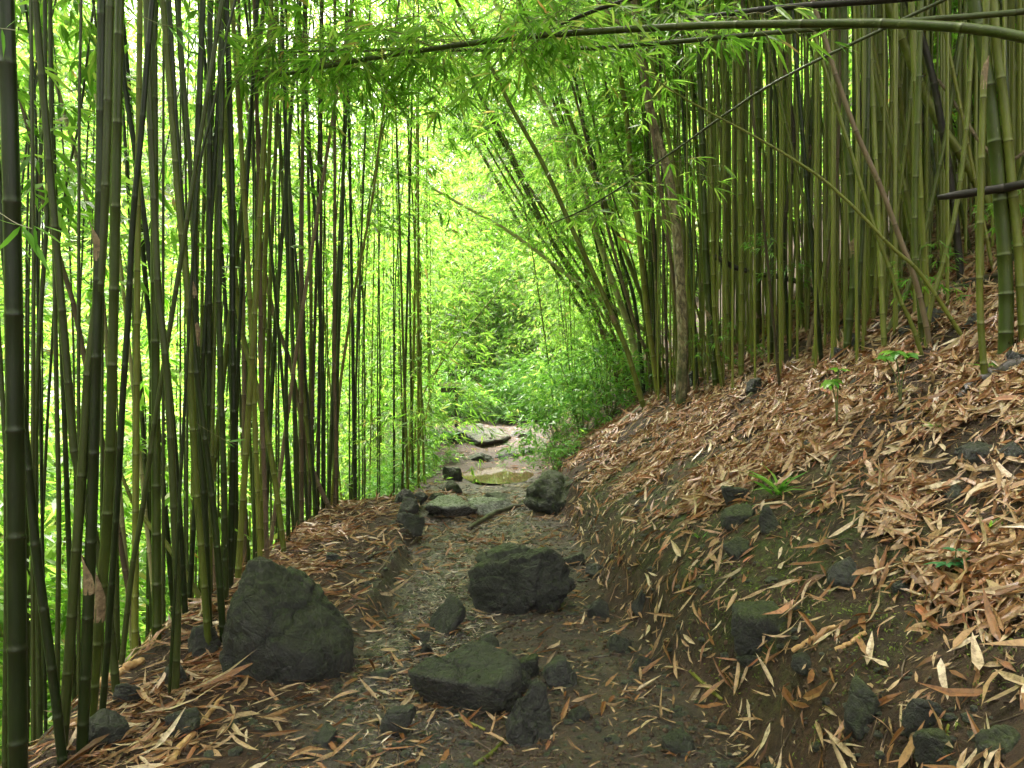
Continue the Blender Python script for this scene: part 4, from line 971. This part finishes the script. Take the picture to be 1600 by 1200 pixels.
# ------------------------------------------------------------------ fallen stems, roots and sticks
def ground_stick(pts, w0, w1, label, m, name='stick', cat='stick', lift=.3, group=None, cane=False, d=None, sides=8, knob=.12, sink=0.):
    """pts in the photograph, each laid on the terrain it is seen on (or at distance d)"""
    W = []
    for p in pts:
        g = ground_hit(p[0], p[1]) if len(p) == 2 else unproj(*p)
        W.append(g)
    W = np.array(W); dd = W[:, 1].mean(); r0, r1 = w0 / F * dd / 2, w1 / F * dd / 2
    W[:, 2] += r0 * lift; c0 = W[0].copy(); W = W - c0
    if cane:
        V, f, rg = culm_geo(W, r0, r1, sides, .2, int(pts[0][0])); A = Acc(); A.add(V, f, ring=rg); o = A.obj(name, m, None, c0, smooth=True)
    else:
        n = 40; q = catmull(W, n); s = np.linspace(0, 2*np.pi, sides, endpoint=False)
        q = q + .35 * r0 * np.stack([vnoise(np.arange(n) * .35, k + pts[0][0], seed=4) for k in range(3)], 1)
        prof = 1 + knob * fbm(np.cos(s)[None] * 1.5, np.sin(s)[None] * 1.5, np.linspace(0, 14, n)[:, None], 3, int(pts[0][0])) * 2
        V, f = tube(q, np.linspace(r0, r1, n), sides, prof=prof); A = Acc(); A.add(V, f); o = A.obj(name, m, None, c0, smooth=True)
    tag(o, label, cat, group); return o
GS = ground_stick
GS([(733,828),(768,808),(800,796),(835,790),(866,783)], 8, 15, 'thick dark bare root lying across the path before the pale slabs', M_WOOD_DARK, 'root', 'root')
GS([(925,702),(965,668),(1008,635),(1032,612)], 8, 10, 'pale mossy fallen branch sloping up to the leaning clump', M_MOSSWOOD, 'branch_log', 'branch')
GS([(1060,645),(1105,625),(1165,622),(1190,585),(1205,560)], 5, 4, 'curved yellow green fallen stick in litter below the cane stand', M_MOSSWOOD)
GS([(960,700),(1000,690),(1050,682)], 7, 4, 'dark stick lying level in litter below the pale branch', M_WOOD_DARK)
GS([(1290,528),(1370,492),(1440,468),(1545,440)], 11, 9, 'longest black fallen log on the upper right slope', M_CULM_BLACK, 'log', 'log', cane=True)
GS([(1420,470),(1480,448),(1560,432),(1610,420)], 9, 9, 'black fallen log just above the longest one', M_CULM_BLACK, 'log', 'log', cane=True)
GS([(1380,440),(1450,415),(1540,402),(1600,392)], 7, 6, 'thin black fallen log highest on the right slope', M_CULM_BLACK, 'log', 'log', cane=True)
GS([(1110,400,9.5),(1170,425,9.4),(1240,440,9.2),(1290,470,9.)], 9, 8, 'dark dead stem lying aslant inside the cane stand', M_WOOD_DARK, 'log', 'log')
GS([(1500,628),(1530,606),(1560,590),(1620,568)], 19, 26, 'thick broken dark log splitting at its end by the right edge', M_WOOD_DARK, 'log', 'log', lift=.5, knob=.3)
GS([(1345,618),(1385,604),(1425,590)], 6, 4, 'dark stick in litter between the two seedlings', M_WOOD_DARK)
GS([(1408,657),(1420,640),(1436,628)], 6, 4, 'bent mossy stick left of the grass tuft', M_MOSSWOOD)
GS([(1290,745),(1300,722),(1318,702),(1330,700)], 5, 5, 'curved greenish root arching in litter mid slope', M_MOSSWOOD, 'root', 'root')
GS([(1238,1022),(1270,1003),(1306,984)], 8, 7, 'tan broken cane piece in litter, left one of two', M_STRAW, 'cane_piece', 'cane piece', lift=.8)
GS([(1306,1020),(1330,1008),(1352,994)], 8, 7, 'tan broken cane piece in litter, right one of two', M_STRAW, 'cane_piece', 'cane piece', lift=.8)
GS([(1079,1052),(1102,1076),(1128,1098)], 6, 8, 'yellow green cane piece lying on the bare near bank', M_CULM_YEL, 'cane_piece', 'cane piece', cane=True, lift=.8)
GS([(718,1124),(740,1130),(758,1144)], 5, 7, 'short yellow tipped stub under the flat topped slab', M_CULM_YEL, 'cane_piece', 'cane piece', cane=True, lift=.8)
GS([(742,1198),(768,1180),(789,1158)], 7, 6, 'green knobbly cane piece at the bottom below the slab', M_CULM_YEL, 'cane_piece', 'cane piece', cane=True, lift=.8)
GS([(1466,1190),(1474,1165),(1482,1140)], 8, 7, 'yellow cane piece standing by the mossy bottom rock', M_CULM_YEL, 'cane_piece', 'cane piece', cane=True, lift=.9)
GS([(262,1196),(300,1150),(335,1108),(372,1066)], 12, 5, 'long flat orange straw strip below the big boulder', M_STRAW, 'straw_strip', 'straw')
GS([(142,1082),(180,1058),(222,1036)], 14, 12, 'fat tan fallen cane at the lip behind the dark crowd', M_STRAW, 'cane_piece', 'cane piece', lift=.8)
GS([(185,1052),(240,1000),(320,968)], 3, 3, 'thin pale stalk lying up the lip, lower one', M_STRAW)
GS([(190,1035),(250,990),(318,955)], 3, 3, 'thin pale stalk lying up the lip, upper one', M_STRAW)
GS([(588,898),(602,882),(615,862),(626,850)], 4, 3, 'thin bent root on the left bank edge, nearer one', M_WOOD, 'root', 'root')
GS([(640,852),(650,845),(662,836)], 4, 4, 'thin forked root on the left bank edge, farther one', M_WOOD, 'root', 'root')
GS([(572,878),(590,868),(618,866)], 6, 4, 'dark root arching from the scarp left of the path', M_WOOD_DARK, 'root', 'root', lift=1)
GS([(540,1068),(520,1045),(485,1040),(447,1060),(440,1072)], 4, 3, 'crooked tan rootlet at the foot of the big boulder', M_WOOD, 'root', 'root')
GS([(495,1078),(490,1060),(486,1044)], 4, 3, 'short upright rootlet under the big boulder', M_WOOD, 'root', 'root')
GS([(765,1000),(785,985),(806,974)], 5, 5, 'short dark stick on leaves below the lumpy rock', M_WOOD_DARK)
GS([(918,1030),(950,1026),(970,1012)], 6, 5, 'dark damp stick beside the squat grey rock', M_WOOD_DARK)
GS([(1010,930),(1022,905),(1036,888)], 3, 2, 'thin straight twig leaning on the bank foot', M_WOOD)
GS([(880,770),(905,750),(960,728),(985,722)], 4, 3, 'thin straw coloured twig on the bank above the dark root', M_WOOD)
GS([(1035,620),(1036,650),(1037,700)], 4, 4, 'short upright stub of cane below the leaning clump', M_WOOD, lift=.2) if False else None

# ------------------------------------------------------------------ small plants
def blades(n, L, W, spread=.9, hi=True, r=.02, arch=.5):
    O = np.stack([rng.normal(0, r, n), rng.normal(0, r, n), np.zeros(n)], 1); a = rng.uniform(0, 2*np.pi, n)
    D = np.stack([np.cos(a) * spread, np.sin(a) * spread, rng.uniform(.5, 1.4, n)], 1)
    return leaf_geo(O, D, rng.uniform(.6, 1.1, n) * L, W, hi, droop=arch)
def plant(px, py, label, stems, mleaf, cat='plant', name='plant', d=None, group=None):
    """stems: list of (dx px, dy px up, leaf count, leaf length px, leaf half width ratio, kind)"""
    g = ground_hit(px, py) if d is None else unproj(px, py, d); k = g[1] / F
    root = empty(name, g, label, cat, group)
    SA, LA = Acc(), Acc()
    for dx, dy, n, LL, wr, sp in stems:
        top = np.array([dx, rng.uniform(-.3, .3) * abs(dx), dy]) * k
        V, f = tube(catmull([(0, 0, -.02), tuple(top * [.25, .25, .55]), tuple(top)], 8), .0032 * g[1] / 4, 5); SA.add(V, f)
        a = np.linspace(0, 2*np.pi, n, endpoint=False) + rng.normal(0, .15, n)
        D = np.stack([np.cos(a), np.sin(a), np.full(n, sp) + rng.normal(0, .12, n)], 1)
        V, f = leaf_geo(np.tile(top, (n, 1)), D, LL * k * rng.uniform(.8, 1.1, n), LL * k * wr, True, droop=.25, roll=rng.normal(0, .2, n)); LA.add(V, f)
    SA.obj('stem', M_STEM, root, smooth=True); LA.obj('foliage', mleaf, root); return root
plant(1407, 637, 'taller thin stemmed seedling with big green leaves below the crossed canes', [(-8, 88, 6, 26, .3, -.1), (12, 84, 5, 24, .3, -.1), (-26, 80, 5, 22, .3, -.2)], M_LEAF_YOUNG, 'seedling', 'seedling')
plant(1308, 672, 'seedling on a slim stem with a pair of broad green leaves', [(-10, 78, 5, 26, .32, -.25), (2, 94, 4, 20, .3, .1)], M_LEAF_YOUNG, 'seedling', 'seedling')
plant(1492, 905, 'low blue green plant with jagged fern like leaves in litter', [(-12, 22, 7, 34, .2, .15), (16, 28, 6, 28, .2, .2), (2, 44, 5, 24, .2, .3)], M_FERN, 'fern', 'fern')
plant(1532, 908, 'small flat blue green leaf spray right of the jagged fern', [(8, 10, 5, 20, .22, .1)], M_FERN, 'fern', 'fern')
plant(600, 762, 'broad leafed light green plant left of the cairn', [(-24, 22, 6, 20, .28, .3), (0, 30, 6, 20, .28, .3), (22, 20, 6, 18, .28, .3), (-44, 12, 5, 18, .28, .3)], M_LEAF_YOUNG)
plant(706, 690, 'dark strap leafed plant at the left kerb of the path', [(0, 8, 9, 26, .12, .6), (-14, 4, 6, 22, .12, .6)], M_FERN)
for px, py, n, L, lab in [(1218, 775, 16, 70, 'grassy bamboo sprout of bright blades on the mossy patch'), (1468, 672, 22, 26, 'small grass tuft on a mossy root in the litter'), (1560, 580, 26, 34, 'moss green tuft at the foot of the thickest cane'),
                       (1094, 842, 14, 18, 'tiny bright green grass on the bare bank'), (1165, 800, 18, 26, 'grass tuft between the mossy stones'), (1550, 830, 6, 46, 'thin reddish green shoot right of the fern')]:
    g = ground_hit(px, py); k = g[1] / F; V, f = blades(n, L * k, L * k * .055, .8); root = link_mesh('grass_tuft', V, f, M_LEAF_YOUNG, loc=g); tag(root, lab, 'grass tuft')
# leafy bamboo shoots low in the right stand
def shoot(px, py, up, n, label, d=None, size=.8):
    g = ground_hit(px, py) if d is None else unproj(px, py, d); k = g[1] / F
    root = empty('bamboo_shoot', g, label, 'bamboo shoot')
    Q = np.array([(0, 0, -.05), (.02, 0, up * k * .5), (rng.uniform(-.1, .1), 0, up * k)]); V, f, rg = culm_geo(Q, .005, .002, 6, .15, int(px)); A = Acc(); A.add(V, f, ring=rg); A.obj('culm', M_CULM_YEL, root, smooth=True)
    spray_part(root, Q, .45, 1., n, size).data.materials[1] = M_LEAF_YOUNG
shoot(1222, 562, 200, 9, 'leafy young shoot glowing green before the dark stand, topmost leaves', size=.55)
shoot(1160, 590, 95, 5, 'short leafy shoot leaning out beside a stout cane foot', size=.55)
shoot(1448, 545, 165, 6, 'leafy shoot among the crossed canes on the right', size=.5)
shoot(1100, 620, 130, 5, 'small leafy shoot behind the lichened tree', size=.5)
shoot(1610, 470, 175, 8, 'leafy shoot at the right edge beneath the broken black cane', d=5.2, size=.5)
shoot(655, 745, 130, 12, 'drooping bright leafy shoot hanging by the left of the puddle', size=.9)
shoot(618, 745, 170, 10, 'leafy shoot bending over the cairn from the left thicket', size=.9)
shoot(575, 770, 110, 8, 'low leafy shoot with straw blades beyond the left crowd', size=.8)
# near leaves hanging across the dark left crowd
def hanging(px, py, d, leaves, label):
    g = unproj(px, py, d); root = empty('bamboo_twig', g, label, 'twig'); k = d / F
    A = Acc(); V, f = tube(catmull([(-60*k, .05, 30*k), (-20*k, .02, 8*k), (0, 0, 0), (25*k, -.02, -8*k)], 8), .0012, 4); A.add(V, f)
    n = len(leaves); O = np.array([(o * k, 0, 0) for o, *_ in leaves]); D = np.array([(math.cos(R(a)), rng.uniform(-.3, .3), math.sin(R(a))) for _, a, *_ in leaves])
    V, f = leaf_geo(O, D, np.array([l * k for *_, l in leaves]), np.array([l * k for *_, l in leaves]) * .085, True, droop=.1, roll=rng.normal(1.2, .3, n), up=np.tile([0., -1., 0.], (n, 1))); 
    A.obj('stem', M_TWIG, root); link_mesh('foliage', V, f, M_LEAF_YOUNG, root)
hanging(33, 352, 1.9, [(0, -60, 85), (0, -125, 62), (0, 170, 45), (18, -28, 62), (20, -80, 46), (30, -15, 60)], 'twig of narrow leaves with browned tips across the thickest left cane')
hanging(262, 40, 2.6, [(0, -50, 60), (10, -35, 70), (20, -58, 50), (-10, -100, 40)], 'twig of drooping dark green leaves high in the left crowd')
hanging(8, 45, 2.0, [(0, 50, 40), (-5, -80, 46)], 'single browning leaf pair in the top left corner')
hanging(358, 690, 4.4, [(0, 10, 26), (-6, -30, 18)], 'tiny green leaf pair on a thread like twig among dark canes')

# bushes
def bush_mesh(n, r, h, LL=1.):
    z = rng.random(n) * h; az = rng.uniform(0, 2*np.pi, n); q = r * rng.random(n)**.5 * (1 - .5 * (z / h)**2)
    return spray_leaves(np.stack([q*np.cos(az), q*np.sin(az), z], 1), az, rng.uniform(.5, .8, n) * LL, SPR_LO, False, rng.normal(-.3, .35, n), .016)
BUSH = [leaf_mesh('foliage', *bush_mesh(95, .5, 1.0), M_LEAF_YOUNG) for _ in range(3)]
def stems_mesh():
    A = Acc()
    for i in range(9):
        a = rng.uniform(0, 6.28); V, f = tube(catmull([(0, 0, -.1), (.15*math.cos(a), .15*math.sin(a), .4), (.4*math.cos(a), .4*math.sin(a), .9)], 6), np.linspace(.008, .003, 6), 5); A.add(V, f)
    o = A.obj('stem', M_STEM); me = o.data; bpy.data.objects.remove(o); return me
STEMS = stems_mesh()
def bush(x, y, s, label, group=None, dz=0):
    g = at_ground(x, y); o = empty('bush', (g[0], g[1], g[2] + dz), label, 'bush', group); o.scale = (s, s, s * random.uniform(.8, 1.1)); o.rotation_euler.z = random.uniform(0, 6)
    child('foliage', random.choice(BUSH), o); child('stem', STEMS, o); return o
bush(.72, 11.9, 1.0, 'bright green bush spilling over the mossy rock right of the path')
bush(1.15, 12.6, 1.3, 'tall bright bush between the mossy rock and the leaning clump')
bush(1.6, 12.6, 1.3, 'bright fern like bush at the foot of the leaning clump')
bush(.95, 15.2, .9, 'light green bush right of the puddle at the path bend')
bush(-1.5, 21.6, .8, 'bright green bush behind the far post')
bush(-2.3, 18.2, .8, 'green bush left of the far post')
bush(-2.2, 14.2, .9, 'leafy bush beyond the left kerb stones')
for i in range(15):
    bush(random.choice([random.uniform(-2.4, 4.2), random.uniform(.2, 3)]), random.uniform(21.2, 23.0), random.uniform(.8, 1.5), 'low leafy bush closing the far end of the path', 'low bushes at the far end of the path')
for i in range(12):
    y = random.uniform(10.8, 16.5); bush(float(edge_l(y)) - random.uniform(.25, .9), y, random.uniform(.5, .8), 'low leafy bush along the left rim of the path', 'low bushes along the left rim')
for i in range(8):
    y = random.uniform(15.5, 21); bush(float(edge_r(y)) + random.uniform(.3, 1.2), y, random.uniform(.6, 1.), 'leafy bush on the right side of the far path', 'bushes right of the far path')

# the post with its rail at the end of the path
g = ground_hit(713, 676, 15.); k = g[1] / F; g[0] = (713 - 800) * k
root = empty('rail_post', g, 'thin black post carrying a pale horizontal board at the path end', 'post')
def box(A, c, s, bev=.0):
    c = np.array(c, float); s = np.array(s, float) / 2
    v = np.array([[i, j, k_] for k_ in (-1, 1) for j in (-1, 1) for i in (-1, 1)], float) * s + c
    A.add(v, [np.array([[0,2,3,1],[4,5,7,6],[0,1,5,4],[1,3,7,5],[3,2,6,7],[2,0,4,6]])])
A = Acc(); box(A, (0, 0, 35*k), (5*k, 5*k, 76*k)); A.obj('post', M_WOOD_DARK, root)
A = Acc(); box(A, (-9*k, -.04, 75*k), (34*k, .05, 6*k)); A.obj('board', m_simple('pale_board', [(.3, (.35, .33, .2)), (.7, (.55, .52, .36))], 12), root)
A = Acc(); box(A, (-9*k, -.02, 66*k), (30*k, .04, 7*k)); A.obj('lower_board', M_WOOD_DARK, root)

# moss growing on the bank
Pm = litter_points(9000, .4, 3.2, 2.4, 9, lambda x, y: sst(.05, .25, x - edge_r(y)) * (1 - sst(.7, 1.4, x - edge_r(y))) * sst(.0, .2, fbm(x * 3, y * 3, o=3, seed=61)))
V, f = lay(Pm, (.008, .022), (.1, .25), .008, 1.5, hi=False)
M_MOSS = leaf_material('moss_tips', [(0, (.03, .05, .008)), (.5, (.07, .10, .015)), (1, (.16, .2, .03))], .2, .8)
link_mesh('moss', V, f, M_MOSS)['kind'] = 'stuff'

bush(.62, 11.15, .5, 'low spray of bright fronds hanging over the mossy path rock')
print('post', g)
